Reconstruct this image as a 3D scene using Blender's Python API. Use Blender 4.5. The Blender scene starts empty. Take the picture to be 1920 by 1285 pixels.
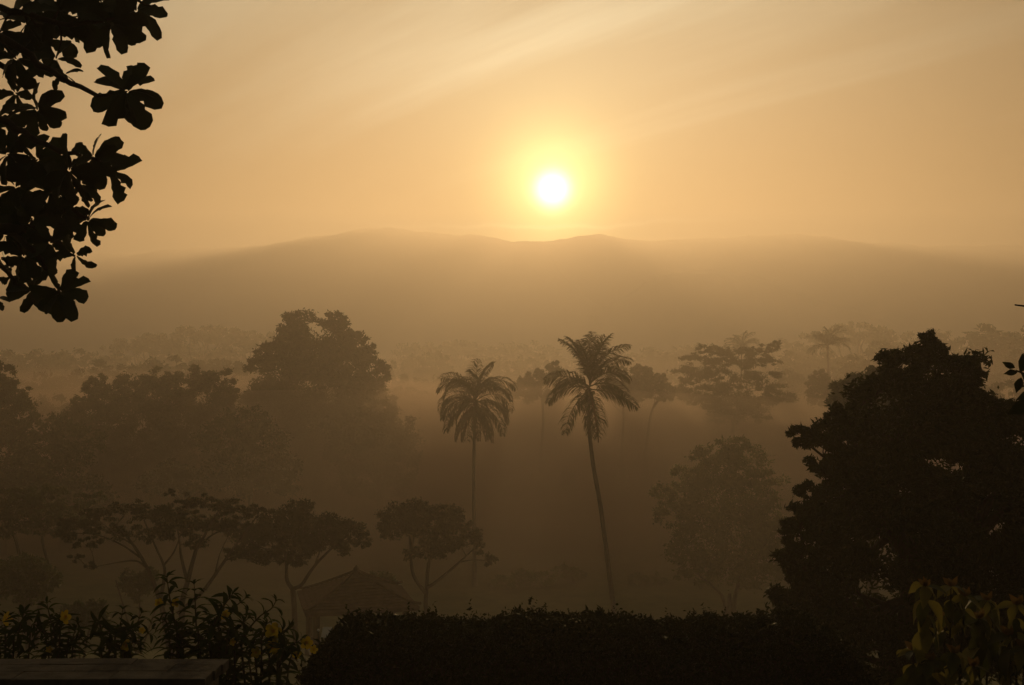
import bpy, math, random
import numpy as np
from mathutils import Vector, Matrix

# ------------------------------------------------------------------ camera, sky, sun, exposure
scene = bpy.context.scene
COL = scene.collection
F = 2059.0          # focal length in pixels of a 1920 wide frame
HOR = 690.0         # pixel row of the horizon
EYE = 19.0          # eye height above the valley floor

cam_data = bpy.data.cameras.new('camera')
cam = bpy.data.objects.new('camera', cam_data)
COL.objects.link(cam)
cam.location = (0, 0, EYE)
cam.rotation_euler = (math.radians(90), 0, 0)
cam_data.sensor_fit = 'HORIZONTAL'
cam_data.sensor_width = 36.0
cam_data.lens = 36.0 * F / 1920.0
cam_data.shift_y = (HOR - 642.5) / 1920.0
cam_data.clip_start = 0.05
cam_data.clip_end = 8000
scene.camera = cam

SUN_AZ = math.atan2(1036 - 960, F)                      # to the right of straight ahead
SUN_EL = math.atan2(HOR - 356, math.hypot(F, 76))
SUN_DIR = Vector((math.sin(SUN_AZ) * math.cos(SUN_EL), math.cos(SUN_AZ) * math.cos(SUN_EL), math.sin(SUN_EL)))

world = bpy.data.worlds.new('World')
scene.world = world
world.use_nodes = True
wn = world.node_tree.nodes
wl = world.node_tree.links
wn.clear()

def wnode(t, **kw):
    n = wn.new(t)
    for k, v in kw.items():
        setattr(n, k, v)
    return n

def wmath(op, a, b=None, c=None):
    n = wnode('ShaderNodeMath', operation=op)
    for i, v in enumerate((a, b, c)):
        if v is None:
            continue
        if isinstance(v, (int, float)):
            n.inputs[i].default_value = v
        else:
            wl.new(v, n.inputs[i])
    return n.outputs[0]

def wvec(op, a, b):
    n = wnode('ShaderNodeVectorMath', operation=op)
    for i, v in enumerate((a, b)):
        if isinstance(v, (tuple, list, Vector)):
            n.inputs[i].default_value = v
        else:
            wl.new(v, n.inputs[i])
    return n

w_out = wnode('ShaderNodeOutputWorld')
w_bg = wnode('ShaderNodeBackground')
sky = wnode('ShaderNodeTexSky', sky_type='NISHITA', sun_disc=False)
sky.sun_elevation = SUN_EL
sky.sun_rotation = SUN_AZ
sky.altitude = 200
sky.air_density = 1.6
sky.dust_density = 8.0
sky.ozone_density = 1.0
CIRRUS_OFFSET = (2.2, 1.7, 0)
SKY_STRENGTH = 0.028
SKY_TINT = (1.0, 1.10, 0.86)
tc = wnode('ShaderNodeTexCoord')
dirv = tc.outputs['Generated']
nrm = wnode('ShaderNodeVectorMath', operation='NORMALIZE')
wl.new(dirv, nrm.inputs[0])
d = nrm.outputs[0]
sep = wnode('ShaderNodeSeparateXYZ')
wl.new(d, sep.inputs[0])
# angle to the sun, in degrees
cosang = wvec('DOT_PRODUCT', d, SUN_DIR).outputs['Value']
ang = wmath('MULTIPLY', wmath('ARCCOSINE', wmath('MINIMUM', cosang, 1.0)), 180 / math.pi)
# thin high cloud, laid out on a flat layer overhead
zz = wmath('ADD', wmath('MAXIMUM', sep.outputs['Z'], 0.0), 0.06)
cx = wmath('DIVIDE', sep.outputs['X'], zz)
cy = wmath('DIVIDE', sep.outputs['Y'], zz)
comb = wnode('ShaderNodeCombineXYZ')
wl.new(cx, comb.inputs[0]); wl.new(cy, comb.inputs[1])
mp = wnode('ShaderNodeMapping')
mr = wnode('ShaderNodeMapping')                 # turn the streaks, then stretch them
mr.inputs['Rotation'].default_value = (0, 0, math.radians(52))
wl.new(comb.outputs[0], mr.inputs[0])
mp.inputs['Location'].default_value = CIRRUS_OFFSET
mp.inputs['Scale'].default_value = (0.22, 1.5, 1)
wl.new(mr.outputs[0], mp.inputs[0])
ci = wnode('ShaderNodeTexNoise')
ci.inputs['Scale'].default_value = 1.0
ci.inputs['Detail'].default_value = 7
ci.inputs['Roughness'].default_value = 0.52
ci.inputs['Distortion'].default_value = 0.35
wl.new(mp.outputs[0], ci.inputs['Vector'])
cr = wnode('ShaderNodeValToRGB')
cr.color_ramp.elements[0].position = 0.48
cr.color_ramp.elements[1].position = 0.78
wl.new(ci.outputs[0], cr.inputs[0])
cirrus = cr.outputs[0]
# low bank of cloud all round the horizon
elev = wmath('MULTIPLY', wmath('ARCSINE', sep.outputs['Z']), 180 / math.pi)
azi = wmath('ARCTAN2', sep.outputs['X'], sep.outputs['Y'])
bn = wnode('ShaderNodeTexNoise')
bn.inputs['Scale'].default_value = 9.0
bn.inputs['Detail'].default_value = 6
bn.inputs['Roughness'].default_value = 0.55
bmap = wnode('ShaderNodeMapping')
bmap.inputs['Scale'].default_value = (1, 1, 0.5)
wl.new(d, bmap.inputs[0]); wl.new(bmap.outputs[0], bn.inputs['Vector'])
edge = wmath('SUBTRACT', elev, wmath('ADD', wmath('MULTIPLY', bn.outputs[0], 2.0), 6.5))
bank = wnode('ShaderNodeMapRange')
bank.interpolation_type = 'SMOOTHSTEP'
bank.inputs['From Min'].default_value = 0.06
bank.inputs['From Max'].default_value = -0.10
wl.new(edge, bank.inputs['Value'])
rim = wmath('POWER', 2.718, wmath('MULTIPLY', wmath('POWER', wmath('MULTIPLY', edge, 9.0), 2.0), -1.0))
rim = wmath('MULTIPLY', rim, wmath('POWER', 2.718, wmath('MULTIPLY', ang, -0.22)))
# sky colour
tint = wnode('ShaderNodeMix', data_type='RGBA', blend_type='MULTIPLY')
tint.inputs['Factor'].default_value = 1.0
skl = wnode('ShaderNodeRGBToBW')       # dusty dawn air: the sky keeps its brightness but takes one creamy hue
wl.new(sky.outputs[0], skl.inputs[0])
wl.new(skl.outputs[0], tint.inputs['A'])
tint.inputs['B'].default_value = (*SKY_TINT, 1)
bright = wmath('ADD', wmath('MULTIPLY', cirrus, 1.6), 0.83)
bright = wmath('MULTIPLY', bright, wmath('SUBTRACT', 1.0, wmath('MULTIPLY', bank.outputs[0], 0.45)))
bright = wmath('ADD', bright, wmath('MULTIPLY', rim, 7.0))
# the air thickens towards the horizon: dimmer and redder sky low down
ext = wmath('POWER', wmath('DIVIDE', 1.0, wmath('MAXIMUM', sep.outputs['Z'], 0.14)), 2.0)
extc = wnode('ShaderNodeCombineXYZ')
for i_, k_ in enumerate((0.060, 0.061, 0.064)):
    wl.new(wmath('POWER', 2.718, wmath('MULTIPLY', ext, -k_)), extc.inputs[i_])
thick = wvec('MULTIPLY', tint.outputs['Result'], (1, 1, 1))
wl.new(extc.outputs[0], thick.inputs[1])
sk = wvec('SCALE', thick.outputs[0], (0, 0, 0))
wl.new(bright, sk.inputs['Scale'])
sks = wvec('SCALE', sk.outputs[0], (0, 0, 0))
sks.inputs['Scale'].default_value = SKY_STRENGTH
# the sun: blinding disc with its aureole
def lobe(width, amp, col):
    e = wmath('MULTIPLY', wmath('POWER', 2.718, wmath('MULTIPLY', wmath('POWER', wmath('DIVIDE', ang, width), 2.0), -1.0)), amp)
    s = wvec('SCALE', col, (0, 0, 0))
    wl.new(e, s.inputs['Scale'])
    return s.outputs[0]
acc = sks.outputs[0]
LOBES = [(0.74, 9.0, (1.0, 0.90, 0.66)), (2.5, 2.4, (1.0, 0.86, 0.30)), (5.0, 0.5, (1.0, 0.80, 0.28))]
for w_, a_, c_ in LOBES:
    acc = wvec('ADD', acc, lobe(w_, a_, c_)).outputs[0]
wl.new(acc, w_bg.inputs['Color'])
w_bg.inputs['Strength'].default_value = 1.0
wl.new(w_bg.outputs[0], w_out.inputs['Surface'])
world.cycles.sampling_method = 'MANUAL'
world.cycles.sample_map_resolution = 1024

sun_data = bpy.data.lights.new('sun', 'SUN')
sun_data.energy = 2.8
sun_data.angle = math.radians(1.5)       # the disc is blurred by the haze and thin cloud
sun_data.color = (1.0, 0.66, 0.295)
sun = bpy.data.objects.new('sun', sun_data)
COL.objects.link(sun)
sun.rotation_euler = SUN_DIR.to_track_quat('Z', 'Y').to_euler()
sun.location = SUN_DIR * 300

scene.view_settings.view_transform = 'Standard'
scene.view_settings.look = 'None'
scene.view_settings.gamma = 1.0
scene.view_settings.exposure = 0.0
scene.view_settings.use_curve_mapping = False
scene.cycles.volume_bounces = 4
scene.cycles.max_bounces = 6
scene.cycles.diffuse_bounces = 2
scene.cycles.glossy_bounces = 2
scene.cycles.transmission_bounces = 3
scene.cycles.use_denoising = True
scene.cycles.use_adaptive_sampling = False

HAZE_DENSITY = 0.00155
HAZE_COLOR = (0.985, 0.872, 0.765)
HAZE_G = 0.60
HAZE_TOP = 170.0

# ------------------------------------------------------------------ helpers
RNG = np.random.default_rng(7)
random.seed(11)

def at(px, py, D):
    """world point seen at photograph pixel (px, py) at distance D in front of the eye"""
    return np.array([(px - 960.0) / F * D, D, EYE - (py - HOR) / F * D])

def ground_z(x, y):
    y = np.asarray(y, float); x = np.asarray(x, float)
    z = np.interp(y, [9.6, 14, 20, 25, 30, 40, 45, 52, 60, 70, 80, 90], [15.4, 14.5, 12.7, 11.4, 10.1, 7.8, 6.8, 5.4, 3.6, 1.4, 0.2, 0.0])
    s = np.clip((y - 50) / 40, 0, 1)
    z = z + s * (0.35 * np.sin(x * 0.045 + 1.3) * np.cos(y * 0.03) + 0.25 * np.sin(x * 0.11 + y * 0.07))
    return z

def link(o, parent=None):
    COL.objects.link(o)
    if parent is not None:
        o.parent = parent
    return o

def tag(o, label=None, cat=None, group=None, kind=None):
    if label: o['label'] = label
    if cat: o['category'] = cat
    if group: o['group'] = group
    if kind: o['kind'] = kind
    return o

def thing(name, label, cat, loc, group=None):
    o = bpy.data.objects.new(name, None)
    o.empty_display_size = 0.2
    COL.objects.link(o)
    o.location = tuple(float(v) for v in loc)
    return tag(o, label, cat, group)

def mesh_arrays(name, V, Q, mat, smooth=False):
    """mesh from an n x 3 vertex array and an m x 4 (or m x 3) index array"""
    V = np.asarray(V, np.float32); Q = np.asarray(Q, np.int32)
    me = bpy.data.meshes.new(name)
    k = Q.shape[1]
    me.vertices.add(len(V)); me.vertices.foreach_set('co', V.ravel())
    me.loops.add(Q.size); me.loops.foreach_set('vertex_index', Q.ravel())
    me.polygons.add(len(Q))
    me.polygons.foreach_set('loop_start', np.arange(0, Q.size, k, dtype=np.int32))
    me.polygons.foreach_set('loop_total', np.full(len(Q), k, np.int32))
    me.polygons.foreach_set('use_smooth', np.full(len(Q), bool(smooth)))
    me.update(calc_edges=True)
    if mat: me.materials.append(mat)
    return me

def obj(name, me, parent=None, origin=None):
    o = bpy.data.objects.new(name, me)
    link(o, parent)
    if origin is not None:
        o.location = tuple(float(v) for v in origin)
    return o

class MB:
    """collects pieces into one mesh (quads only)"""
    def __init__(self): self.V = []; self.Q = []; self.n = 0
    def add(self, V, Q):
        V = np.asarray(V, float); Q = np.asarray(Q, int)
        self.V.append(V); self.Q.append(Q + self.n); self.n += len(V)
    def tube(self, pts, rad, sides=8, cap=True):
        pts = np.asarray(pts, float); rad = np.asarray(rad, float)
        n = len(pts)
        tan = np.gradient(pts, axis=0)
        tan /= np.linalg.norm(tan, axis=1)[:, None] + 1e-9
        ref = np.array([0.0, 0, 1]) if abs(tan[:, 2]).mean() < 0.8 else np.array([0.0, 1, 0])
        u = np.cross(tan, ref); u /= np.linalg.norm(u, axis=1)[:, None] + 1e-9
        v = np.cross(tan, u)
        a = np.linspace(0, 2 * np.pi, sides, endpoint=False)
        ring = u[:, None, :] * np.cos(a)[None, :, None] + v[:, None, :] * np.sin(a)[None, :, None]
        V = (pts[:, None, :] + ring * rad[:, None, None]).reshape(-1, 3)
        i = np.arange(n - 1)[:, None] * sides; j = np.arange(sides)[None, :]; jn = (j + 1) % sides
        Q = np.stack([i + j, i + jn, i + sides + jn, i + sides + j], -1).reshape(-1, 4)
        self.add(V, Q)
        if cap:
            V2 = V[-sides:]
            c = V2.mean(0)
            m = np.vstack([V2, c[None]])
            self.add(m, [[k, (k + 1) % sides, (k + 2) % sides, sides] for k in range(0, sides, 2)])
    def box(self, lo, hi, jitter=0.0):
        x0, y0, z0 = lo; x1, y1, z1 = hi
        V = [(x0,y0,z0),(x1,y0,z0),(x1,y1,z0),(x0,y1,z0),(x0,y0,z1),(x1,y0,z1),(x1,y1,z1),(x0,y1,z1)]
        self.add(V, [(0,3,2,1),(4,5,6,7),(0,1,5,4),(1,2,6,5),(2,3,7,6),(3,0,4,7)])
    def build(self, name, mat, parent=None, origin=(0, 0, 0), smooth=True):
        V = np.vstack(self.V) - np.asarray(origin, float)
        me = mesh_arrays(name, V, np.vstack(self.Q), mat, smooth)
        return obj(name, me, parent)

def smooth_path(pts, n=12):
    """Catmull-Rom through the given points"""
    P = np.asarray(pts, float)
    if len(P) == 2:
        t = np.linspace(0, 1, n)[:, None]
        return P[0] * (1 - t) + P[1] * t
    P = np.vstack([2 * P[0] - P[1], P, 2 * P[-1] - P[-2]])
    out = []
    seg = len(P) - 3
    per = max(2, n // seg)
    for k in range(seg):
        p0, p1, p2, p3 = P[k:k + 4]
        t = np.linspace(0, 1, per, endpoint=False)[:, None]
        out.append(0.5 * (2 * p1 + (p2 - p0) * t + (2 * p0 - 5 * p1 + 4 * p2 - p3) * t ** 2 + (3 * p1 - p0 - 3 * p2 + p3) * t ** 3))
    out.append(P[-2][None])
    return np.vstack(out)

def unit(v):
    v = np.asarray(v, float)
    return v / (np.linalg.norm(v, axis=-1, keepdims=True) + 1e-9)

def leaf_quads(C, length, width, rng, droop=0.0, out=None):
    """pointed, folded leaf per centre; four corners: stalk, side, tip, side"""
    n = len(C)
    dirs = rng.normal(size=(n, 3))
    if out is not None:
        dirs = unit(dirs) + out * 0.9
    dirs[:, 2] -= droop
    dirs = unit(dirs)
    side = unit(np.cross(dirs, rng.normal(size=(n, 3))))
    nrm_ = np.cross(dirs, side)
    L = length * rng.uniform(0.65, 1.25, n)[:, None]
    W = width * rng.uniform(0.7, 1.2, n)[:, None]
    fold = rng.uniform(0.05, 0.3, n)[:, None] * W
    base = C - dirs * L * 0.5
    V = np.stack([base, base + dirs * L * 0.45 + side * W * 0.5 + nrm_ * fold, base + dirs * L - nrm_ * L * 0.12,
                  base + dirs * L * 0.45 - side * W * 0.5 + nrm_ * fold], 1).reshape(-1, 3)
    Q = np.arange(4 * n).reshape(-1, 4)
    return V, Q

# ------------------------------------------------------------------ materials
def mat_nodes(name):
    m = bpy.data.materials.new(name)
    m.use_nodes = True
    nt = m.node_tree
    nt.nodes.clear()
    out = nt.nodes.new('ShaderNodeOutputMaterial')
    return m, nt, out

def mat_leaf(name, c1, c2, trans=0.35, scale=1.5, tcol=None, gloss=0.0):
    m, nt, out = mat_nodes(name)
    N = nt.nodes; L = nt.links
    geo = N.new('ShaderNodeNewGeometry')
    noise = N.new('ShaderNodeTexNoise'); noise.inputs['Scale'].default_value = scale; noise.inputs['Detail'].default_value = 3
    L.new(geo.outputs['Position'], noise.inputs['Vector'])
    addr = N.new('ShaderNodeMath'); addr.operation = 'MULTIPLY_ADD'
    L.new(geo.outputs['Random Per Island'], addr.inputs[0]); addr.inputs[1].default_value = 0.5
    L.new(noise.outputs[0], addr.inputs[2])
    ramp = N.new('ShaderNodeValToRGB')
    ramp.color_ramp.elements[0].position = 0.35; ramp.color_ramp.elements[0].color = (*c1, 1)
    ramp.color_ramp.elements[1].position = 1.0; ramp.color_ramp.elements[1].color = (*c2, 1)
    L.new(addr.outputs[0], ramp.inputs[0])
    p = N.new('ShaderNodeBsdfPrincipled')
    p.inputs['Roughness'].default_value = 0.55
    p.inputs['Specular IOR Level'].default_value = 0.25 + gloss
    L.new(ramp.outputs[0], p.inputs['Base Color'])
    t = N.new('ShaderNodeBsdfTranslucent')
    if tcol:
        mx = N.new('ShaderNodeMix'); mx.data_type = 'RGBA'; mx.inputs['Factor'].default_value = 0.6
        L.new(ramp.outputs[0], mx.inputs['A']); mx.inputs['B'].default_value = (*tcol, 1)
        L.new(mx.outputs['Result'], t.inputs['Color'])
    else:
        L.new(ramp.outputs[0], t.inputs['Color'])
    ms = N.new('ShaderNodeMixShader'); ms.inputs[0].default_value = trans
    L.new(p.outputs[0], ms.inputs[1]); L.new(t.outputs[0], ms.inputs[2])
    L.new(ms.outputs[0], out.inputs['Surface'])
    return m

def mat_rough(name, c1, c2, scale=6.0, rough=0.85, bump=0.3, stretch=(1, 1, 1), spec=0.25):
    m, nt, out = mat_nodes(name)
    N = nt.nodes; L = nt.links
    geo = N.new('ShaderNodeNewGeometry')
    mpn = N.new('ShaderNodeMapping'); mpn.inputs['Scale'].default_value = stretch
    L.new(geo.outputs['Position'], mpn.inputs[0])
    n1 = N.new('ShaderNodeTexNoise'); n1.inputs['Scale'].default_value = scale; n1.inputs['Detail'].default_value = 8; n1.inputs['Roughness'].default_value = 0.65
    L.new(mpn.outputs[0], n1.inputs['Vector'])
    ramp = N.new('ShaderNodeValToRGB')
    ramp.color_ramp.elements[0].position = 0.3; ramp.color_ramp.elements[0].color = (*c1, 1)
    ramp.color_ramp.elements[1].position = 0.72; ramp.color_ramp.elements[1].color = (*c2, 1)
    L.new(n1.outputs[0], ramp.inputs[0])
    p = N.new('ShaderNodeBsdfPrincipled')
    p.inputs['Roughness'].default_value = rough
    p.inputs['Specular IOR Level'].default_value = spec
    L.new(ramp.outputs[0], p.inputs['Base Color'])
    b = N.new('ShaderNodeBump'); b.inputs['Strength'].default_value = bump; b.inputs['Distance'].default_value = 0.05
    L.new(n1.outputs[0], b.inputs['Height']); L.new(b.outputs[0], p.inputs['Normal'])
    L.new(p.outputs[0], out.inputs['Surface'])
    return m

def mat_volume(name, dens, color, g):
    m, nt, out = mat_nodes(name)
    v = nt.nodes.new('ShaderNodeVolumePrincipled')
    v.inputs['Color'].default_value = (*color, 1)
    v.inputs['Density'].default_value = dens
    v.inputs['Anisotropy'].default_value = g
    nt.links.new(v.outputs[0], out.inputs['Volume'])
    return m

M = {}
M['grass'] = mat_rough('lawn', (0.030, 0.045, 0.014), (0.075, 0.080, 0.028), 0.6, 0.95, 0.4, spec=0.05)
M['hill'] = mat_rough('hill_forest', (0.020, 0.030, 0.014), (0.045, 0.055, 0.022), 0.03, 0.95, 0.6)
M['bark'] = mat_rough('bark', (0.035, 0.026, 0.018), (0.10, 0.080, 0.058), 5.0, 0.9, 0.6, (1, 1, 0.35))
M['bark_dark'] = mat_rough('dark_bark', (0.02, 0.016, 0.011), (0.055, 0.043, 0.03), 8.0, 0.9, 0.6, (1, 1, 0.4))
M['palm_bark'] = mat_rough('palm_bark', (0.05, 0.042, 0.032), (0.12, 0.10, 0.075), 4.0, 0.9, 0.5, (0.6, 0.6, 3.0))
M['leaf'] = mat_leaf('green_leaf', (0.022, 0.035, 0.010), (0.060, 0.085, 0.022), 0.35, 0.6)
M['leaf_light'] = mat_leaf('light_green_leaf', (0.040, 0.058, 0.014), (0.10, 0.12, 0.030), 0.5, 0.6)
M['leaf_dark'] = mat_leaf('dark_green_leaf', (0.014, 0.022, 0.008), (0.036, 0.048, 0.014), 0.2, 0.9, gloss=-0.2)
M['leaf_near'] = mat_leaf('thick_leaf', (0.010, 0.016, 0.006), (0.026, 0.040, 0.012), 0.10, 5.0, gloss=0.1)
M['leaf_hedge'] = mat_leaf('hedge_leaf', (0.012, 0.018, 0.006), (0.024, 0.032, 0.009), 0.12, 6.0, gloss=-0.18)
M['leaf_shrub'] = mat_leaf('shrub_leaf', (0.016, 0.028, 0.010), (0.034, 0.055, 0.016), 0.08, 6.0, gloss=-0.25)
M['leaf_yellow'] = mat_leaf('yellow_green_leaf', (0.075, 0.085, 0.018), (0.19, 0.165, 0.04), 0.45, 9.0, (0.24, 0.20, 0.04))
M['leaf_olive'] = mat_leaf('olive_leaf', (0.020, 0.030, 0.008), (0.07, 0.075, 0.018), 0.35, 9.0)
M['bract'] = mat_leaf('red_bract', (0.075, 0.045, 0.015), (0.15, 0.09, 0.03), 0.4, 9.0)
M['frond'] = mat_leaf('palm_frond', (0.020, 0.030, 0.009), (0.060, 0.070, 0.020), 0.35, 0.8)
M['frond_dry'] = mat_leaf('dry_frond', (0.05, 0.035, 0.018), (0.11, 0.075, 0.035), 0.3, 0.8)
M['petal'] = mat_leaf('yellow_petal', (0.28, 0.19, 0.008), (0.42, 0.31, 0.02), 0.25, 14.0, (0.38, 0.28, 0.015))
M['throat'] = mat_leaf('flower_throat', (0.35, 0.14, 0.01), (0.55, 0.28, 0.02), 0.3, 20.0)
M['stem'] = mat_rough('green_stem', (0.018, 0.020, 0.008), (0.045, 0.045, 0.018), 20, 0.7, 0.2)
M['stone'] = mat_rough('grey_stone', (0.035, 0.033, 0.032), (0.085, 0.078, 0.075), 9.0, 0.92, 0.35, spec=0.05)
M['stone_dark'] = mat_rough('weathered_wall', (0.05, 0.045, 0.04), (0.13, 0.115, 0.10), 5.0, 0.9, 0.5)
M['roof'] = mat_rough('roof_tile', (0.045, 0.028, 0.018), (0.10, 0.06, 0.04), 3.0, 0.95, 0.4, spec=0.03)
M['timber'] = mat_rough('timber', (0.05, 0.032, 0.02), (0.11, 0.07, 0.042), 6.0, 0.8, 0.3, (3, 3, 0.5))
M['metal'] = mat_rough('dark_metal', (0.03, 0.03, 0.03), (0.06, 0.06, 0.06), 10, 0.5, 0.1, spec=0.5)
M['white'] = mat_rough('white_enamel', (0.78, 0.70, 0.60), (0.88, 0.80, 0.70), 8, 0.28, 0.03, spec=0.6)

# ------------------------------------------------------------------ ground, hills, air
def graded(lo, hi, n, p=2.0):
    t = np.linspace(-1, 1, n)
    return np.sign(t) * np.abs(t) ** p * hi if lo < 0 else lo + (hi - lo) * np.linspace(0, 1, n) ** p

gx = graded(-1, 1650.0, 141, 2.4)
gy = np.concatenate([np.linspace(-60, 0, 8)[:-1], graded(0, 1062.0, 150, 2.2)])
GX, GY = np.meshgrid(gx, gy)
GZ = ground_z(GX, GY)
nx, ny = len(gx), len(gy)
idx = np.arange(nx * ny).reshape(ny, nx)
GQ = np.stack([idx[:-1, :-1], idx[:-1, 1:], idx[1:, 1:], idx[1:, :-1]], -1).reshape(-1, 4)
g = obj('ground', mesh_arrays('ground', np.stack([GX, GY, GZ], -1).reshape(-1, 3), GQ, M['grass'], True))
tag(g, 'misty grassy valley floor and slope below the terrace', 'ground', kind='structure')

def value_noise(x, y, seed):
    r = np.random.default_rng(seed)
    T = r.random((64, 64))
    xi = np.floor(x).astype(int); yi = np.floor(y).astype(int)
    fx = x - xi; fy = y - yi
    fx = fx * fx * (3 - 2 * fx); fy = fy * fy * (3 - 2 * fy)
    a = T[yi % 64, xi % 64]; b = T[yi % 64, (xi + 1) % 64]; c = T[(yi + 1) % 64, xi % 64]; e = T[(yi + 1) % 64, (xi + 1) % 64]
    return (a * (1 - fx) + b * fx) * (1 - fy) + (c * (1 - fx) + e * fx) * fy

def fbm(x, y, seed, oct=5):
    s = 0; a = 0.5
    for k in range(oct):
        s = s + a * value_noise(x * 2 ** k, y * 2 ** k, seed + k)
        a *= 0.5
    return s

def hill(name, label, skyline, D, depth, seed, rough):
    """ridge whose crest runs along the given skyline pixels at distance D"""
    sx = np.array([(p[0] - 960) / F * D for p in skyline]); sz = np.array([EYE - (p[1] - HOR) / F * D for p in skyline])
    xs = np.linspace(sx[0], sx[-1], 420)
    crest = np.interp(xs, sx, sz)
    k = np.ones(9) / 9
    crest = np.convolve(np.pad(crest, 4, mode='edge'), k, 'valid')
    crest = crest + rough * 1.1 * (fbm(xs / 34 + 3, xs * 0 + seed, seed + 40, 6) - 0.5)
    v = np.linspace(-1, 1, 61)
    Xg, Vg = np.meshgrid(xs, v)
    prof = (1 - np.abs(Vg)) ** 1.25
    n = fbm(Xg / 60 + 9 + Vg * 1.5, Vg * 5 + 20, seed, 7) - 0.5
    Zg = np.maximum(crest[None, :], 2) * prof + rough * n * (0.25 + prof) - 3 * (1 - prof) - 2
    Yg = D + np.where(Vg > 0, Vg * 7, Vg * depth) + 6 * (fbm(Xg / 90, Vg * 2 + 7, seed + 9) - 0.5)
    i = np.arange(Xg.size).reshape(Xg.shape)
    Q = np.stack([i[:-1, :-1], i[:-1, 1:], i[1:, 1:], i[1:, :-1]], -1).reshape(-1, 4)
    o = obj(name, mesh_arrays(name, np.stack([Xg, Yg, Zg], -1).reshape(-1, 3), Q, M['hill'], True))
    return tag(o, label, 'hill', kind='structure')

hill('mountain', 'broad soft hill sunk in the haze left of the sun',
     [(-700, 650), (-300, 500), (0, 480), (180, 470), (330, 464), (450, 455), (530, 446), (600, 437), (660, 431), (710, 429), (760, 431), (820, 436), (880, 441), (950, 447), (1010, 452), (1120, 500), (1300, 560), (1500, 640), (1650, 690)],
     1052, 330, 3, 8.0)
hill('ridge', 'long low bank of hills in the haze right of the sun',
     [(820, 600), (900, 500), (960, 458), (1010, 448), (1060, 444), (1120, 439), (1180, 443), (1250, 446), (1330, 440), (1400, 436), (1500, 438), (1600, 445), (1750, 456), (1920, 462), (2200, 500), (2600, 600), (2800, 690)],
     1052, 240, 5, 6.0)
hill('foothill', 'very faint lower hill in front of the long bank right of the sun',
     [(1000, 690), (1120, 580), (1220, 520), (1310, 500), (1400, 506), (1500, 545), (1620, 590), (1760, 630), (1900, 690)],
     930, 150, 8, 6.5)

hz = MB()
hz.box((-1750, -90, -9), (1750, 1067, HAZE_TOP))
h = hz.build('haze', mat_volume('haze_air', HAZE_DENSITY, HAZE_COLOR, HAZE_G), smooth=False)
tag(h, 'pale golden morning haze filling the whole valley', 'haze', kind='stuff')

def mist_bank(label, x0, x1, y0, y1, top, amp, dens, seed, color, nx=70, ny=50):
    """closed body of even mist lying on the valley floor, with a rolling top that tapers out at its rim"""
    xs = np.linspace(x0, x1, nx); ys = np.linspace(y0, y1, ny)
    X, Y = np.meshgrid(xs, ys)
    ex = np.minimum((X - x0), (x1 - X)) / (0.12 * (x1 - x0)); ey = np.minimum((Y - y0) / 30.0, (y1 - Y) / 120.0)
    fall = np.clip(np.minimum(ex, ey), 0, 1); fall = fall * fall * (3 - 2 * fall)
    Z = (top + amp * 2 * (fbm(X / 55 + seed, Y / 70 + seed, seed, 3) - 0.47)) * fall - 1.6 * (1 - fall)
    i = np.arange(X.size).reshape(X.shape)
    Q = np.stack([i[:-1, :-1], i[:-1, 1:], i[1:, 1:], i[1:, :-1]], -1).reshape(-1, 4)
    Vt = np.stack([X, Y, Z], -1).reshape(-1, 3)
    Vb = Vt.copy(); Vb[:, 2] = -2.2
    n = len(Vt)
    rim = np.concatenate([i[0, :], i[1:, -1], i[-1, -2::-1], i[-2:0:-1, 0]])
    rn = np.roll(rim, -1)
    S = np.stack([rim, rim + n, rn + n, rn], -1)
    o = obj('mist', mesh_arrays('mist', np.vstack([Vt, Vb]), np.vstack([Q, Q[:, ::-1] + n, S]), mat_volume('mist_air', dens, color, HAZE_G), True))
    return tag(o, label, 'mist', kind='stuff')

PALE, MID, DEEP = (0.82, 0.655, 0.525), (0.49, 0.38, 0.305), (0.42, 0.325, 0.26)
MIST = [('low mist lying on the grass around the palms', -420, 420, 79, 700, 5.5, 3.0, 0.0120, 21, PALE),
        ('ground mist round the feet of the pale tree and the ghostly trees', -450, 450, 84, 720, 9.0, 3.5, 0.0085, 23, PALE),
        ('mist over the undergrowth of the left wood', -480, 480, 90, 740, 12.0, 4.0, 0.0190, 25, MID),
        ('rolling mist between the big round tree and the far trees', -520, 520, 95, 760, 13.5, 5.0, 0.0180, 27, DEEP),
        ('thin upper mist round the skirts of the big round tree', -540, 540, 100, 320, 15.2, 6.0, 0.0080, 29, DEEP),
        ('thinner mist just above the skirts of the big round tree', -545, 545, 104, 300, 17.0, 6.5, 0.0070, 35, DEEP),
        ('thinnest upper mist wreathing the far crowns', -560, 560, 108, 280, 18.8, 7.0, 0.0055, 33, DEEP),
        ('last wisps of mist below the top of the big round tree', -560, 560, 112, 270, 20.6, 7.5, 0.0035, 37, DEEP),
        ('deep mist drowning the distant tree line', -600, 600, 190, 770, 22.5, 4.5, 0.0017, 31, DEEP)]
for m_ in MIST:
    mist_bank(*m_)

# ------------------------------------------------------------------ trees
def limb_path(a, b, rng, sag=0.12, n=7):
    a = np.asarray(a, float); b = np.asarray(b, float)
    L = np.linalg.norm(b - a)
    mid = a * 0.5 + b * 0.5 + rng.normal(size=3) * L * 0.07
    mid[2] += L * sag
    return smooth_path([a, mid, b], n * 2)

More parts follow.
